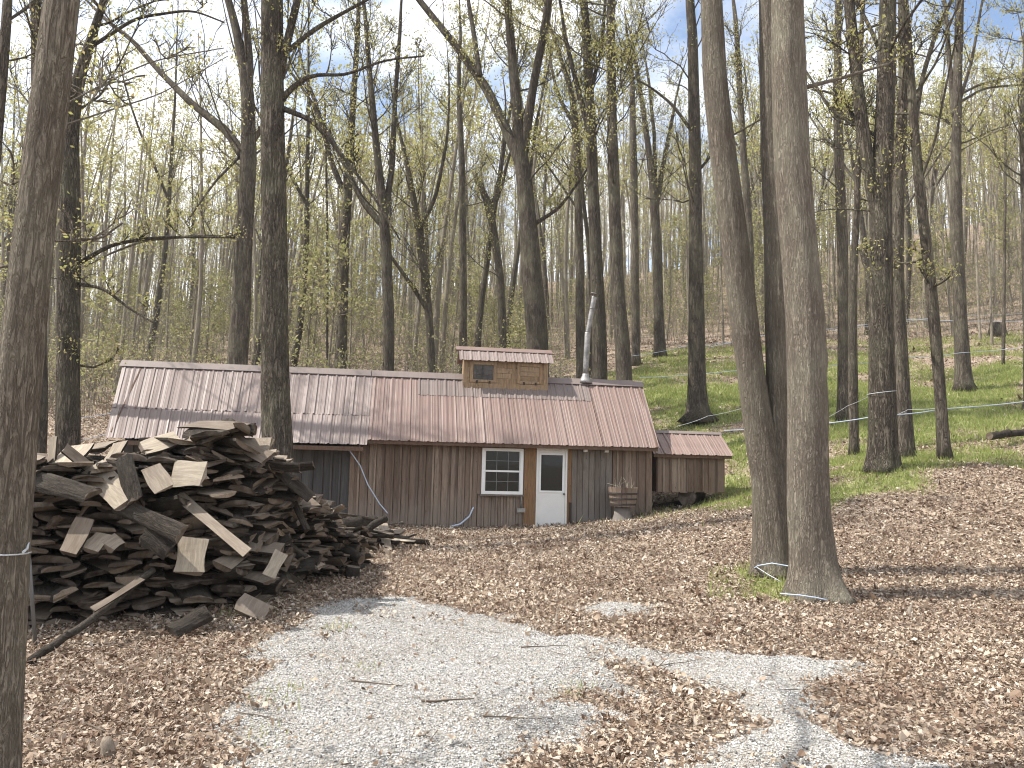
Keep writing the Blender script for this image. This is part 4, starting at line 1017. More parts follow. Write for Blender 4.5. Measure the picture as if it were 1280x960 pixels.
M['slab_bark'] = bark_mat('slab_bark', (.03, .025, .021), (.13, .11, .092), (.14, .13, .108), .3, 16, 1.0, .02, (1, .2, 1), .2)
M['stick'] = plain('dry_stick', (.17, .135, .105), .9, var=.5, scale=20)
def slab_mesh(name, wd, th, L, r, mats=None, bark=True, ends=True):
    """a sawmill offcut: sawn flat underneath, bark outside; lies along Y"""
    k = 7; nl = 6; mb = MB()
    ph = r.uniform(0, 6.28, 4); ring = []
    for i in range(nl):
        f = i / (nl - 1); y = (f - .5) * L
        wv = wd * (1 + .08 * math.sin(ph[0] + f * 5)); tv = th * (1 + .18 * math.sin(ph[1] + f * 4))
        bend = .02 * L * math.sin(ph[2]) * (4 * f * (1 - f)); tw = .06 * math.sin(ph[3]) * (f - .5)
        P = [(-wv / 2, 0), (wv / 2, 0)]
        a = np.linspace(0, math.pi, k + 2)
        arc = [(wv / 2 * math.cos(t_) * 1.0, tv * (.12 + .88 * math.sin(t_) ** .8) + r.normal(0, .003)) for t_ in a]
        prof = P[:1] + P[1:] + arc
        ring.append([(x + tw * z, y + (r.normal(0, .012) if i in (0, nl - 1) else 0), z + bend + tw * x) for x, z in prof])
    V = np.array(ring); m = V.shape[1]
    vb = V.reshape(-1, 3)
    quads_b, quads_c = [], []
    for i in range(nl - 1):
        for j in range(m):
            q = (i * m + j, i * m + (j + 1) % m, (i + 1) * m + (j + 1) % m, (i + 1) * m + j)
            (quads_c if j == 0 else quads_b).append(q[::-1])
    mb.add(vb, quads_b, 0)
    o = mb.n - len(vb)
    mb.f.append(np.array(quads_c) + o); mb.m.append(np.full(len(quads_c), 1)); mb.sm.append(np.full(len(quads_c), False))
    e0 = np.arange(m)[None] + o; e1 = np.arange(m)[::-1][None] + (nl - 1) * m + o
    mb.f.append(np.concatenate([e0, e1])); mb.m.append(np.full(2, 2)); mb.sm.append(np.full(2, False))
    return mb.mesh(name, mats or [M['slab_bark'], M['sawn'], M['end_grain']]), mb

def rot_from(xa, ya, za): return Matrix(((xa[0], ya[0], za[0]), (xa[1], ya[1], za[1]), (xa[2], ya[2], za[2])))
def nrm(v): v = np.asarray(v, float); return v / (np.linalg.norm(v) + 1e-12)
def woodpile():
    r = np.random.default_rng(21)
    var = []
    for i in range(26):
        wd = r.uniform(.12, .34); th = wd * r.uniform(.10, .23) + .006; L = r.uniform(.55, .95)
        me, mb = slab_mesh('wood_slab', wd, th, L, r); var.append((me, mb, wd, th, L))
    P0, P1, P2 = np.array([-5.35, 6.75]), np.array([-2.72, 8.35]), np.array([-2.25, 11.6])
    items = []
    def stack(A, B, top, depth_in, seed, wmin=0.0, thin=1.0):
        q = np.random.default_rng(seed)
        Lf = np.linalg.norm(B - A); du = (B - A) / Lf; nin = np.array([-du[1], du[0]])      # into the pile
        res = .01; n = int(Lf / res); prof = np.zeros(n)
        topv = np.array([top(s * res / Lf) for s in range(n)])
        fails = 0
        while fails < 60:
            me, mb, wd, th, L = var[q.integers(len(var))]
            m = int(wd / res)
            best = None
            for _ in range(9):
                i = q.integers(0, n - m) if n > m else 0
                seg = prof[i:i + m]; h = seg[int(m * .1):int(m * .9)].max() * .85 + seg.mean() * .15 + .008
                room = topv[i:i + m].mean() - h
                if room > th * .6 and (best is None or h < best[1]): best = (i, h, seg)
            if best is None: fails += 1; continue
            i, h, seg = best
            xx = np.arange(m) * res; sl = np.clip(np.polyfit(xx, seg, 1)[0], -.45, .45)
            tilt = math.atan(sl) * .8 + q.normal(0, .11 + .10 * min(1, h))
            flip = q.random() < .45
            s = (i + m / 2) * res
            out = q.normal(0, .06) - (.14 if q.random() < .10 else 0) + (q.uniform(.12, .34) if q.random() < .2 else 0)
            c = A + du * s + nin * (L / 2 + out + depth_in)
            items.append((me, mb, c, h, du, nin, tilt, flip, wd, th, q.normal(0, .17), q.normal(0, .07)))
            u = np.linspace(-1, 1, m); arc = th * (.25 + .75 * np.sqrt(1 - u * u * .9)) if not flip else np.full(m, th * .95)
            prof[i:i + m] = np.maximum(seg, h + arc * .9 * thin + sl * (xx - xx.mean()) * .6)
        return
    stack(P0, P1, lambda f: 1.52 + .10 * math.sin(f * 9) + .42 * f ** 2, 0, 5)
    n_front = len(items)
    stack(P1, P2 + np.array([.12, .5]), lambda f: 1.80 - 1.35 * min(1, f * 1.1) ** .85 + .08 * math.sin(f * 15), .0, 6)
    G = 'sawmill slab wood in the big wood pile'
    LB = 'bark edged slab of firewood stacked in the big dark wood pile'
    def pose(it):
        me, mb, c, h, du, nin, tilt, flip, wd, th, yaw, pit = it
        xa = np.array([du[0], du[1], 0]); ya = np.array([nin[0], nin[1], 0])
        xa, ya = xa * math.cos(yaw) + ya * math.sin(yaw), ya * math.cos(yaw) - xa * math.sin(yaw)
        xa = nrm(xa * math.cos(tilt) + np.array([0, 0, math.sin(tilt)])); ya = nrm(ya + np.array([0, 0, pit])); ya = nrm(ya - xa * (xa @ ya)); za = np.cross(xa, ya)
        z = h
        if flip: xa, za = -xa, -za; z = h + th
        g = g1(c[0], c[1])
        return rot_from(xa, ya, za), np.array([c[0], c[1], g + z + .005])
    vis = sorted(range(len(items)), key=lambda i: -items[i][8] * items[i][9] * (.5 if i >= n_front else 1) * (.6 if items[i][3] < .2 else 1))
    keep = set(vis[:225]); mass = MB(); count = 0
    def into_mass(mb, Mx, loc):
        A = np.array(Mx); V = np.concatenate(mb.v) @ A.T + loc; o = mass.n
        mass.v.append(V); mass.n += len(V)
        for f, m, q in zip(mb.f, mb.m, mb.sm): mass.f.append(f + o); mass.m.append(m); mass.sm.append(q)
    first = {}
    for i, it in enumerate(items):
        Mx, loc = pose(it)
        if i in keep:
            o = bpy.data.objects.new('wood_slab', it[0]); COL.objects.link(o)
            o.matrix_world = Matrix.Translation(Vector(loc)) @ Mx.to_4x4(); tag(o, LB, 'firewood', G); count += 1
        else: into_mass(it[1], Mx, loc)
    # the heart of the pile behind the faces
    q = np.random.default_rng(8)
    du = nrm(np.r_[P1 - P0, 0]); nin = np.array([-du[1], du[0], 0])
    for _ in range(420):
        s, dpt = q.uniform(-.1, 2.9), q.uniform(.75, 3.0)
        c = np.r_[P0, 0] + du * s + nin * dpt
        if sdist(np.array([c[0]]), np.array([c[1]]), [tuple(P0), tuple(P1 + np.array([-.55, .45])), tuple(P2 + np.array([-.8, -.2])), (-5.2, 11.4), (-6.8, 9.2)])[0] < -.15: continue
        tmax = 1.55 - .35 * max(0, dpt - 1.2) - (.55 * max(0, (c[1] - 9.6)) if c[0] > -4 else 0)
        if tmax < .1: continue
        me, mb, wd, th, L = var[q.integers(len(var))]
        z = g1(c[0], c[1]) + q.uniform(0, 1) ** .6 * tmax
        a = q.uniform(0, 6.28); t1 = q.normal(0, .2)
        ya = np.array([math.cos(a) * math.cos(t1), math.sin(a) * math.cos(t1), math.sin(t1)]); xa = nrm(np.cross(ya, (0, 0, 1)) + np.array([0, 0, q.normal(0, .25)])); xa = nrm(xa - ya * (xa @ ya)); za = np.cross(xa, ya)
        into_mass(mb, rot_from(xa, ya, za), c * np.array([1, 1, 0]) + np.array([0, 0, z]))
    tag(mass.build('firewood_heap', [M['slab_bark'], M['sawn'], M['end_grain']]), 'heart and foot of the big pile of slab firewood', 'firewood', kind='stuff')
    # loose pieces on top, each placed as the photo shows it
    def piece(p, q_, d0, d1, wd, th, face, label, mat='sawn', grp=None, name='wood_slab', flat=True, seed=0):
        """slab whose long axis runs from pixel p at depth d0 to pixel q_ at depth d1; face: rough normal of its sawn side"""
        a, b = at(*p, d0), at(*q_, d1); L = np.linalg.norm(b - a); y = nrm(b - a)
        f = nrm(face); f = nrm(f - y * (f @ y))
        me, mb = slab_mesh(name, wd, th, L, np.random.default_rng(seed + 900), [M['slab_bark'], M[mat], M['end_grain'] if mat != 'sawn_pale' else M['sawn']])
        za = -f if flat else f
        xa = np.cross(y, za); o = bpy.data.objects.new(name, me); COL.objects.link(o)
        o.matrix_world = Matrix.Translation(Vector((a + b) / 2 + (f * 0))) @ rot_from(xa, y, za).to_4x4()
        return tag(o, label, 'firewood', grp or 'loose slabs lying on the wood pile')
    cv = lambda x=0, z=.35: (x, -1, z)
    piece((66,592),(100,556), 7.7, 8.1, .34, .06, cv(-.3,.6), 'broad pale slab leaning upright at the left top of the pile', 'sawn_pale', seed=1)
    piece((112,585),(158,626), 7.7, 7.35, .26, .06, cv(.1,.7), 'long pale slab sliding down the upper left face of the pile', 'sawn_pale', seed=2)
    piece((214,592),(254,592), 7.75, 7.75, .28, .05, cv(0,.5), 'square pale block facing forward under the dark slab stack', 'sawn_pale', seed=3)
    piece((242,673),(236,716), 7.45, 7.35, .27, .06, cv(.1,.45), 'pale square ended slab sticking out of the middle of the pile', 'sawn_pale', seed=4)
    piece((106,648),(84,692), 7.2, 7.1, .21, .05, cv(-.2,.5), 'tan slab tilted left on the lower left face of the pile', 'sawn', seed=5)
    piece((178,560),(222,546), 8.0, 8.2, .30, .07, cv(-.2,1.2), 'light slab lying flat along the crest of the pile', 'sawn_pale', seed=6)
    piece((236,551),(264,553), 8.3, 8.3, .16, .07, cv(0,1), 'tan half round block on the crest beside the topmost log', 'sawn', seed=7)
    piece((286,543),(318,542), 8.45, 8.45, .17, .10, (0, -.2, -1), 'dark bark covered chunk at the very top of the pile', 'end_grain', seed=8)
    piece((158,575),(170,628), 7.6, 7.4, .20, .08, (.4, 1, 0), 'upright bark covered slab on the upper face of the pile', 'sawn', seed=9)
    piece((222,618),(308,690), 7.9, 7.3, .11, .03, cv(.3,.8), 'narrow long board lying diagonally across the pile face', 'sawn', seed=10)
    piece((150,632),(228,668), 7.5, 7.2, .17, .06, (.1, 1, -.3), 'splintered bark slab slanting down across the left face', 'sawn', seed=11)
    piece((40,604),(115,622), 7.35, 7.2, .26, .09, (0, .4, -1), 'thick bark slab lying level at the left of the pile', 'sawn', seed=12)
    piece((62,596),(66,546), 7.9, 8.0, .09, .05, cv(-.2,.2), 'thin split stick standing upright at the left of the pile', 'sawn_pale', seed=13)
    piece((188,583),(205,610), 7.6, 7.5, .20, .05, cv(.4,.6), 'short pale slab between the upright bark slab and square block', 'sawn', seed=14)
    piece((112,686),(130,668), 7.15, 7.3, .16, .04, cv(.2,.8), 'small pale offcut on the lower left of the pile face', 'sawn_pale', seed=15)
    piece((132,683),(150,672), 7.2, 7.3, .17, .05, cv(.1,.9), 'small grey offcut right of the pale one on the pile face', 'sawn', seed=16)
    piece((184,668),(214,690), 7.35, 7.3, .20, .06, (.3, 1, -.2), 'rough bark slab end left of the pale square ended slab', 'sawn', seed=17)
    piece((352,690),(336,720), 8.4, 8.2, .14, .05, cv(.5,.5), 'pale half round slab on the right face of the pile', 'sawn_pale', seed=18)
    piece((383,641),(396,664), 10.4, 10.1, .2, .03, cv(.2,.8), 'clean pale board end behind the right shoulder of the pile', 'sawn_pale', seed=19)
    piece((120,560),(135,552), 8.3, 8.5, .22, .06, cv(-.3,1), 'pale short slab in the gap between two broad ones at the crest', 'sawn', seed=20)
    piece((135,578),(150,553), 8.0, 8.2, .18, .05, cv(-.4,.7), 'dark edged slab leaning by the crest at left', 'sawn', seed=21)
    piece((288,548),(335,572), 8.4, 8.3, .20, .06, cv(.5,.9), 'curved slab on the topmost stack, lit along its edge', 'sawn', seed=22)
    def pole(pts, r0, r1, label, mat='sawn', name='pole', cat='pole', grp=None, k=7, ground=False):
        P = np.array(pts); m = MB(); W = resample(np.c_[P, np.linspace(r0, r1, len(P))], .12)
        W[1:-1, :3] += np.random.default_rng(len(label)).normal(0, .006, (len(W) - 2, 3))
        b = P[0].copy(); m.tube(W[:, :3] - b, W[:, 3], k); o = m.build(name, M[mat], None, tuple(b)); return tag(o, label, cat, grp)
    e = to_ground(34, 834)
    pole([e + [0, 0, .03], at(110, 777, 6.75), at(192, 712, 7.35)], .035, .03, 'long weathered pole propped against the front of the pile', 'slab_bark')
    piece((116, 761), (178, 722), 6.75, 7.15, .07, .03, cv(0, 1), 'split rail lying beside the long pole on the pile', 'sawn', name='split_rail', seed=30)
    e = to_ground(214, 795)
    piece((214, 794), (258, 768), 7.05, 7.3, .20, .09, (0, .6, -1), 'thick bark chunk fallen on the leaves before the pile', 'sawn', seed=31)
    e2 = to_ground(318, 762)
    piece((310, 768), (322, 748), 7.75, 7.9, .30, .06, cv(.2, .2), 'grey block standing at the foot of the pile', 'sawn', seed=32)
    piece((338, 560), (385, 664), 9.6, 9.0, .08, .06, (0, 1, 0), 'long thin bark strip leaning on the right side of the pile', 'sawn', name='bark_strip', seed=33)
    # tossed pieces on the crest and down the right flank
    q = np.random.default_rng(63)
    pts = []
    for it in items:
        Mx, loc = pose(it); pts.append(np.concatenate(it[1].v) @ np.array(Mx).T + loc)
    pts = np.concatenate(pts + mass.v)
    def top_of(x, y):
        k = (np.abs(pts[:, 0] - x) < .16) & (np.abs(pts[:, 1] - y) < .16)
        return float(np.percentile(pts[k, 2], 85)) if k.sum() > 3 else None
    for i in range(34):
        if i % 3: f = q.random(); c2 = P1 + (P2 - P1) * f + np.array([.02, -.05]) * q.random() - np.array([.45, 0]) * q.random() ** 2; c2 = c2
        else: f = q.random(); c2 = P0 + (P1 - P0) * f + np.array([-.25, .45]) * q.uniform(.2, 1.3)
        hh = top_of(*c2)
        if hh is None: continue
        me, mb, wd, th, L = var[q.integers(len(var))]
        a = q.uniform(0, 6.28); t1 = q.normal(0, .22)
        ya = np.array([math.cos(a) * math.cos(t1), math.sin(a) * math.cos(t1), math.sin(t1)]); xa = nrm(np.cross(ya, (0, 0, 1)) + np.array([0, 0, q.normal(0, .5)])); xa = nrm(xa - ya * (xa @ ya)); za = np.cross(xa, ya)
        if q.random() < .6: xa, za = -xa, -za
        o = bpy.data.objects.new('wood_slab', me); COL.objects.link(o)
        o.matrix_world = Matrix.Translation(Vector((c2[0], c2[1], hh))) @ rot_from(xa, ya, za).to_4x4(); tag(o, 'loose slab tossed crookedly on the crest or right flank of the wood pile', 'firewood', 'tossed slabs on the wood pile')
    # pieces poking crookedly out of the faces
    for i in range(26):
        A_, B_ = (P0, P1) if i % 3 else (P1, P1 + (P2 - P1) * .55)
        dd = nrm(np.r_[B_ - A_, 0]); inn = np.array([-dd[1], dd[0], 0]); f = q.uniform(.05, .97)
        hh = q.uniform(.15, 1.25) * (1 if i % 3 else .75 - .4 * f)
        me, mb, wd, th, L = var[q.integers(len(var))]
        ya = nrm(inn + dd * q.normal(0, .55) + np.array([0, 0, q.normal(.05, .35)])); xa = nrm(np.cross(ya, (0, 0, 1)) + np.array([0, 0, q.normal(0, .5)])); xa = nrm(xa - ya * (xa @ ya)); za = np.cross(xa, ya)
        if q.random() < .5: xa, za = -xa, -za
        c3 = np.r_[A_ + (B_ - A_) * f, 0] + inn * (L * .5 - q.uniform(.08, .26)); c3[2] = g1(c3[0], c3[1]) + hh
        o = bpy.data.objects.new('wood_slab', me); COL.objects.link(o); sc_ = q.uniform(.7, 1.0)
        o.matrix_world = Matrix.Translation(Vector(c3)) @ rot_from(xa, ya, za).to_4x4() @ Matrix.Diagonal((sc_ * q.uniform(.6, 1), 1, 1, 1)); tag(o, 'slab poking crookedly out of the face of the big wood pile', 'firewood', 'crooked slabs in the wood pile face')
    # second, scattered heap behind
    q = np.random.default_rng(77); mats = ['sawn', 'sawn_pale', 'sawn']
    for i in range(46):
        f = q.random(); px = 395 + 112 * f + q.normal(0, 6); d = 12.0 + 4.2 * f + q.normal(0, .4)
        b = at(px, 600, d); g = g1(b[0], b[1]); hmax = .62 * (1 - abs(f - .45) * 1.5)
        z = g + .04 + max(.02, hmax) * q.random() ** 1.4
        a = q.choice([q.normal(.35, .35), q.normal(2.3, .3), q.normal(-.9, .3)]); t1 = q.normal(0, .12)
        y = np.array([math.cos(a) * math.cos(t1), math.sin(a) * math.cos(t1), math.sin(t1)])
        L = q.uniform(.5, 1.5); wd = q.uniform(.07, .24)
        me, mb = slab_mesh('scrap_board', wd, wd * q.uniform(.2, .4), L, q, [M['slab_bark'], M[mats[i % 3]], M['sawn']])
        x = nrm(np.cross(y, (0, 0, 1)) + np.array([0, 0, q.normal(0, .4)])); x = nrm(x - y * (x @ y)); zz = np.cross(x, y)
        if q.random() < .55: x, zz = -x, -zz
        o = bpy.data.objects.new('scrap_board', me); COL.objects.link(o); o.matrix_world = Matrix.Translation(Vector((b[0], b[1], z))) @ rot_from(x, y, zz).to_4x4()
        tag(o, 'weathered scrap board in the low scattered heap before the grey wall', 'board', 'scrap boards in the low heap')
    def log(p, q_, d0, d1, rad, label, name='log', lift=0.0):
        a, b = at(*p, d0), at(*q_, d1); n = 9; W = np.linspace(0, 1, n)[:, None] * (b - a)
        W[1:-1] += np.random.default_rng(int(p[0])).normal(0, .012, (n - 2, 3)); k = 12
        m = MB(); th = np.arange(k); rr = np.random.default_rng(int(p[1]))
        J = 1 + rr.normal(0, .05, (n, k)); m.tube(W, rad, k, 0, True, None, lambda i, t_: J)
        m.m[-1][:] = 1; m.m[-2][:] = 1
        return tag(m.build(name, [M['slab_bark'], M['end_grain']], None, tuple(a)), label, name)
    log((424, 656), (470, 652), 13.4, 13.9, .11, 'short grey log lying on the low scrap heap')
    log((392, 662), (452, 700), 11.2, 10.8, .07, 'rough grey pole lying down the end of the big pile')
    log((412, 664), (444, 700), 11.6, 11.2, .05, 'thin split pole beside the rough grey one')
    log((450, 668), (482, 648), 12.8, 13.2, .06, 'sawn off branch lying across the scrap heap, cut end up')
    log((858, 621), (872, 615), 20.3, 21.6, .24, 'dark charred looking log under the small raised shed')
    log((826, 634), (930, 618), 20.8, 22.0, .10, 'long dark log half buried in leaves beside the small shed')
    log((1237, 545), (1262, 541), 21, 21.3, .10, 'grey rotting log lying in the leaves up the right slope')
    log((1258, 543), (1290, 539), 21.5, 21.8, .09, 'second rotting log running out at the right picture edge')
    s = to_ground(440, 723)
    m = MB(); m.tube([(0, 0, -.05), (0, 0, .10), (.01, 0, .16)], [.11, .10, .095], 12, 0); m.m[-1][:] = 1
    tag(m.build('chopped_stump', [M['slab_bark'], M['sawn']], None, tuple(s)), 'small cut log stub standing in the leaves at the pile end', 'stump')
    s = to_ground(1247, 420)
    m = MB(); m.tube([(0, 0, -.2), (0, 0, .4), (.02, 0, .75)], [.6, .45, .42], 12); m.m[-1][:] = 1
    tag(m.build('tree_stump', [M['bark_mid'], M['end_grain']], None, tuple(s)), 'broad old stump far up the right slope', 'stump')
    # sticks on the ground
    q = np.random.default_rng(91)
    spots = [(680,813,.42),(470,862,.4),(640,905,.35),(120,812,.9),(170,826,.8),(70,870,.6),(1100,722,.6),(1120,752,1.0),(1160,745,1.2),(560,882,.35),(830,838,.7),(1210,860,.6),(330,905,.5),(250,880,.5),(1060,790,.5),(1190,690,.7)]
    for i, (px, py, L) in enumerate(spots):
        c = to_ground(px, py); a = q.normal(0.15, .5); n = 6; s_ = np.linspace(-.5, .5, n) * L
        P = np.stack([s_ * math.cos(a), s_ * math.sin(a), np.zeros(n)], -1); P[:, :2] += q.normal(0, .02, (n, 2)) * L
        P[:, 2] = gz(c[0] + P[:, 0], c[1] + P[:, 1]) - c[2] + .035
        m = MB(); m.tube(P, np.linspace(.007, .003, n) * q.uniform(.6, 1.2), 5)
        if L > .55: m.tube([P[2], P[2] + [.1, .12 * (-1) ** i, .05]], [.004, .002], 4)
        tag(m.build('fallen_stick', M['stick'], None, tuple(c)), 'thin dry stick lying on the ground among leaves and gravel', 'stick', 'dry sticks on the ground')
    return pole
woodpile()

# ------------------------------------------------------------------ sap lines, hoses, stakes, planter
def line(pts, rad, mat, name, label, cat, sag=0.0, k=6, step=.15):
    P = np.array(pts, float); W = []
    for a, b in zip(P[:-1], P[1:]):
        n = max(2, int(np.linalg.norm(b - a) / step)); f = np.linspace(0, 1, n, endpoint=False)[:, None]
        s_ = a + (b - a) * f; s_[:, 2] -= (sag * 4 * f * (1 - f))[:, 0]; W.append(s_)
    W = np.concatenate(W + [P[-1:]]); o = W[0].copy(); m = MB(); m.tube(W - o, rad * .72, k)
    return tag(m.build(name, M[mat], None, tuple(o)), label, cat, 'sap collection tubing')
def ring(px, py, d, rx, tilt, n=20, ry=None, a0=0, a1=6.2832):
    c = at(px, py, d); a = np.linspace(a0, a1, n)
    return np.stack([c[0] + rx * np.cos(a), c[1] + (ry or rx) * np.sin(a), c[2] + tilt * np.cos(a)], -1)
def sap_lines():
    line([at(905, 538, 23), at(1020, 530, 20.5), at(1105, 518, 17.6)], .016, 'tube_blue', 'sap_tubing', 'blue sap main line running from the small shed to the shaggy maple', 'tubing', .03)
    line([at(1105, 519, 17.6), at(1180, 511, 18.3), at(1310, 498, 21)], .018, 'tube_blue', 'sap_tubing', 'blue sap main line running from the shaggy maple off to the right', 'tubing', .03)
    line([at(1105, 524, 17.6), at(1135, 512, 18.7), at(1182, 509, 18.2)], .008, 'clear_tube', 'sap_tubing', 'thin clear line twisted below the main line right of the shaggy maple', 'tubing', .02)
    line([at(800, 472, 31), at(930, 462, 31), at(1055, 456, 27), at(1125, 446, 25), at(1200, 441, 31.5), at(1310, 430, 34)], .017, 'tube_blue', 'sap_tubing', 'pale sap line crossing the slope at mid height from pipe to right edge', 'tubing', .05)
    line([at(820, 446, 44), at(950, 420, 44), at(1130, 399, 42), at(1310, 402, 42)], .02, 'tube_blue', 'sap_tubing', 'uppermost pale sap line far up the right slope', 'tubing', .05)
    line([at(1040, 413, 46), at(1180, 395, 46), at(1310, 390, 46)], .014, 'tube_blue', 'sap_tubing', 'faint sap line just above the uppermost bright one', 'tubing', .05)
    line([at(790, 445, 36), at(860, 432, 38), at(940, 424, 40)], .013, 'tube_blue', 'sap_tubing', 'faint sap line on the bank right of the smoke pipe', 'tubing', .05)
    line([at(845, 533, 23.5), at(885, 520, 24), at(935, 508, 25)], .010, 'clear_tube', 'sap_tubing', 'thin clear line rising rightward just above the small shed roof', 'tubing', .03)
    line([at(1022, 528, 20.5), at(1060, 507, 19), at(1092, 492, 16.9)], .008, 'clear_tube', 'sap_tubing', 'thin clear drop line rising to the band on the shaggy maple', 'tubing', .02)
    line([at(90, 524, 26), at(160, 512, 28), at(220, 508, 30)], .015, 'tube_blue', 'sap_tubing', 'pale sap line left of the roof behind the wood pile', 'tubing', .03)
    line([at(90, 553, 20), at(140, 540, 22)], .012, 'tube_blue', 'sap_tubing', 'lower pale sap line just over the left top of the wood pile', 'tubing', .02)
    line(ring(1102, 491, 17.0, .30, .04), .010, 'clear_tube', 'tubing_band', 'clear tubing band tied around the shaggy maple', 'tubing')
    # loops at the foot of the twin trees and round the edge tree
    a = to_ground(935, 717)
    line([a + [0, 0, .02], at(948, 707, 10.15), at(965, 704, 10.0), at(988, 708, 9.9), at(1000, 716, 9.75)], .011, 'tube_blue', 'tubing_loop', 'blue tubing arching across the foot of the forked pair', 'tubing')
    line([at(946, 709, 10.15), at(960, 718, 9.9), at(976, 727, 9.7)], .008, 'clear_tube', 'tubing_loop', 'thin clear tube trailing down right at the foot of the forked pair', 'tubing')
    line([at(975, 742, 9.05), at(1000, 744, 8.95), at(1020, 747, 8.9), at(1034, 750, 8.9)], .011, 'tube_blue', 'tubing_loop', 'blue tubing lying round the foot of the thickest trunk', 'tubing')
    line(list(ring(2, 690, 3.8, .122, -.004, 16)) , .0055, 'clear_tube', 'tubing_band', 'clear tubing band tied around the leaning edge trunk', 'tubing')
    line([at(29, 690, 3.72), at(34, 686, 3.78), at(36, 674, 3.85), at(34, 665, 3.9), at(30, 664, 3.92)], .0085, 'clear_tube', 'tubing_loop', 'short clear tube curling up beside the leaning edge trunk', 'tubing', 0, 8, .03)
    b = to_ground(47, 808)
    p = at(34, 668, b[1] - .4)
    m = MB(); m.tube([np.zeros(3) - [0, 0, .1], p - b], [.017, .015], 8); tag(m.build('metal_stake', plain('dull_grey_pipe', (.20, .21, .22), .5, .5), None, tuple(b)), 'grey pipe stake leaning before the left of the wood pile', 'stake')
    # hoses on the shack wall
    line([bl(-5.0, -.30, 1.80), bl(-4.75, -.14, 1.45), bl(-4.55, -.10, 1.0), bl(-4.25, -.12, .55), bl(-4.05, -.16, .33)], .02, 'hose', 'drain_hose', 'pale hose hanging down the board wall from the left roof edge', 'hose', 0, 8, .06)
    line([bl(-2.55, -.25, .04), bl(-2.3, -.16, .10), bl(-2.08, -.08, .28), bl(-1.98, -.03, .50)], .028, 'hose', 'drain_hose', 'short pale hose curving out of the wall left of the window', 'hose', 0, 8, .05)
    # planter
    c = bl(1.66, -.52, 0); c[2] = g1(c[0], c[1])
    ro = thing('barrel_planter', 'half barrel planter with dark hoops on a grey stump at the shack wall', 'planter', tuple(c), R(YAW))
    m = MB(); n = 16
    for i in range(n):
        a0, a1 = 2 * math.pi * (i + .03) / n, 2 * math.pi * (i + .97) / n; V = []
        rj = rng.uniform(-.006, .006); tj = rng.uniform(-.015, .015)
        for z, rr in ((.34, .30), (.55, .335), (.80 + tj, .36)):
            for ra in (rr + rj, rr - .03):
                for a in (a0, a1): V.append((ra * math.cos(a), ra * math.sin(a), z))
        q = []
        for l in (0, 4):
            q += [(l, l + 1, l + 5, l + 4), (l + 2, l + 6, l + 7, l + 3), (l, l + 4, l + 6, l + 2), (l + 1, l + 3, l + 7, l + 5)]
        q += [(0, 2, 3, 1), (8, 9, 11, 10)]; m.add(V, q)
    m.build('staves', M['brown_boards'], ro)
    for z, rr in ((.40, .315), (.53, .337), (.66, .351)):
        m = MB(); a = np.linspace(0, 6.2832, 33)[:-1]; V = []
        for zz, ex in ((z - .02, 0), (z + .02, 0)):
            for ra in (rr + .012, rr - .012): V += [(ra * math.cos(t_), ra * math.sin(t_), zz) for t_ in a]
        q = []; N = 32
        for i in range(N):
            j = (i + 1) % N; q += [(i, j, 2 * N + j, 2 * N + i), (N + i, 3 * N + i, 3 * N + j, N + j), (2 * N + i, 2 * N + j, 3 * N + j, 3 * N + i), (i, N + i, N + j, j)]
        m.add(V, q); m.build('hoop', M['black_iron'], ro)
    m = MB(); m.tube([(0, 0, .66), (0, 0, .74)], [.31, .31], 20); m.build('soil', plain('dark_potting_soil', (.07, .05, .035), .95, var=.5, scale=30), ro)
    m = MB(); m.tube([(0, 0, -.1), (0, 0, .0), (-.02, 0, .15), (-.02, 0, .338)], [.30, .27, .2, .19], 14); m.build('stump', M['grey_boards'], ro)
    m = MB(); r = np.random.default_rng(4)
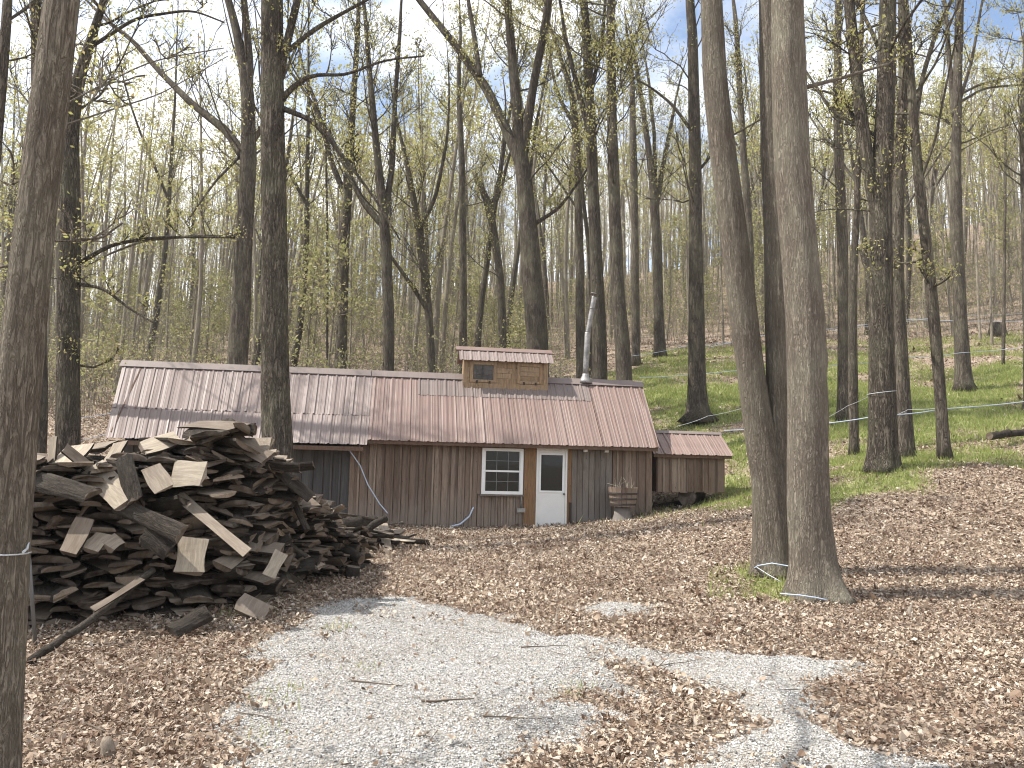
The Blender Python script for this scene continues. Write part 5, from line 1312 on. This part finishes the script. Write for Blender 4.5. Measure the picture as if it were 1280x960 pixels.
    for i in range(16):
        p = np.array([r.uniform(-.2, .2), r.uniform(-.2, .2), .73]); m.tube(wander(p, rdir(r, 50, 85), r.uniform(.12, .36), 4, 0, .2, r), np.linspace(.006, .002, 5), 4)
    m.tube([(0.05, 0, .74), (-.2, -.1, .84), (-.45, -.15, .90)], [.01, .008, .005], 5)
    m.build('dead_stems', M['sawn_pale'], ro)
    # dry brush at the wall foot right of the planter
    c = bl(2.25, -.35, 0); c[2] = g1(c[0], c[1]); m = MB()
    for i in range(26): m.tube(wander((r.uniform(-.15, .25), r.uniform(-.1, .1), 0), rdir(r, 30, 85), r.uniform(.2, .5), 4, 0, .25, r), np.linspace(.005, .002, 5), 4)
    tag(m.build('dry_shrub', M['sawn'], None, tuple(c)), 'small leafless brown shrub at the wall corner right of the planter', 'shrub')
    # stub and pale bit of wood near the lower left
    c = to_ground(134, 950); m = MB(); m.tube([(0, 0, -.03), (0, 0, .02), (0, 0, .06), (-.01, 0, .09), (-.015, .01, .115)], [.045, .04, .036, .032, .02], 9)
    tag(m.build('rotten_stub', M['sawn'], None, tuple(c)), 'pale broken stub of wood sticking out of the leaves at lower left', 'stump')
sap_lines()

# ------------------------------------------------------------------ air
def build_haze():
    deps = [o for o in COL.objects if o.type == 'MESH' and o.name.startswith(('ground', 'far_woods'))]
    lo, hi = 1e9, -1e9
    for o in deps:
        z = np.empty(len(o.data.vertices) * 3, np.float32); o.data.vertices.foreach_get('co', z); lo, hi = min(lo, z[2::3].min()), max(hi, z[2::3].max())
    m = MB(); m.box((-760, -760, lo - 1), (760, 2200, hi + 3))
    mat = bpy.data.materials.new('thin_air'); mat.use_nodes = True; n = mat.node_tree; n.nodes.clear()
    v = n.nodes.new('ShaderNodeVolumePrincipled'); v.inputs['Density'].default_value = HAZE; v.inputs['Color'].default_value = (.93, .95, .97, 1); v.inputs['Anisotropy'].default_value = .2
    n.links.new(v.outputs[0], n.nodes.new('ShaderNodeOutputMaterial').inputs['Volume'])
    tag(m.build('haze', mat), kind='stuff')
HAZE = .0005
build_haze()
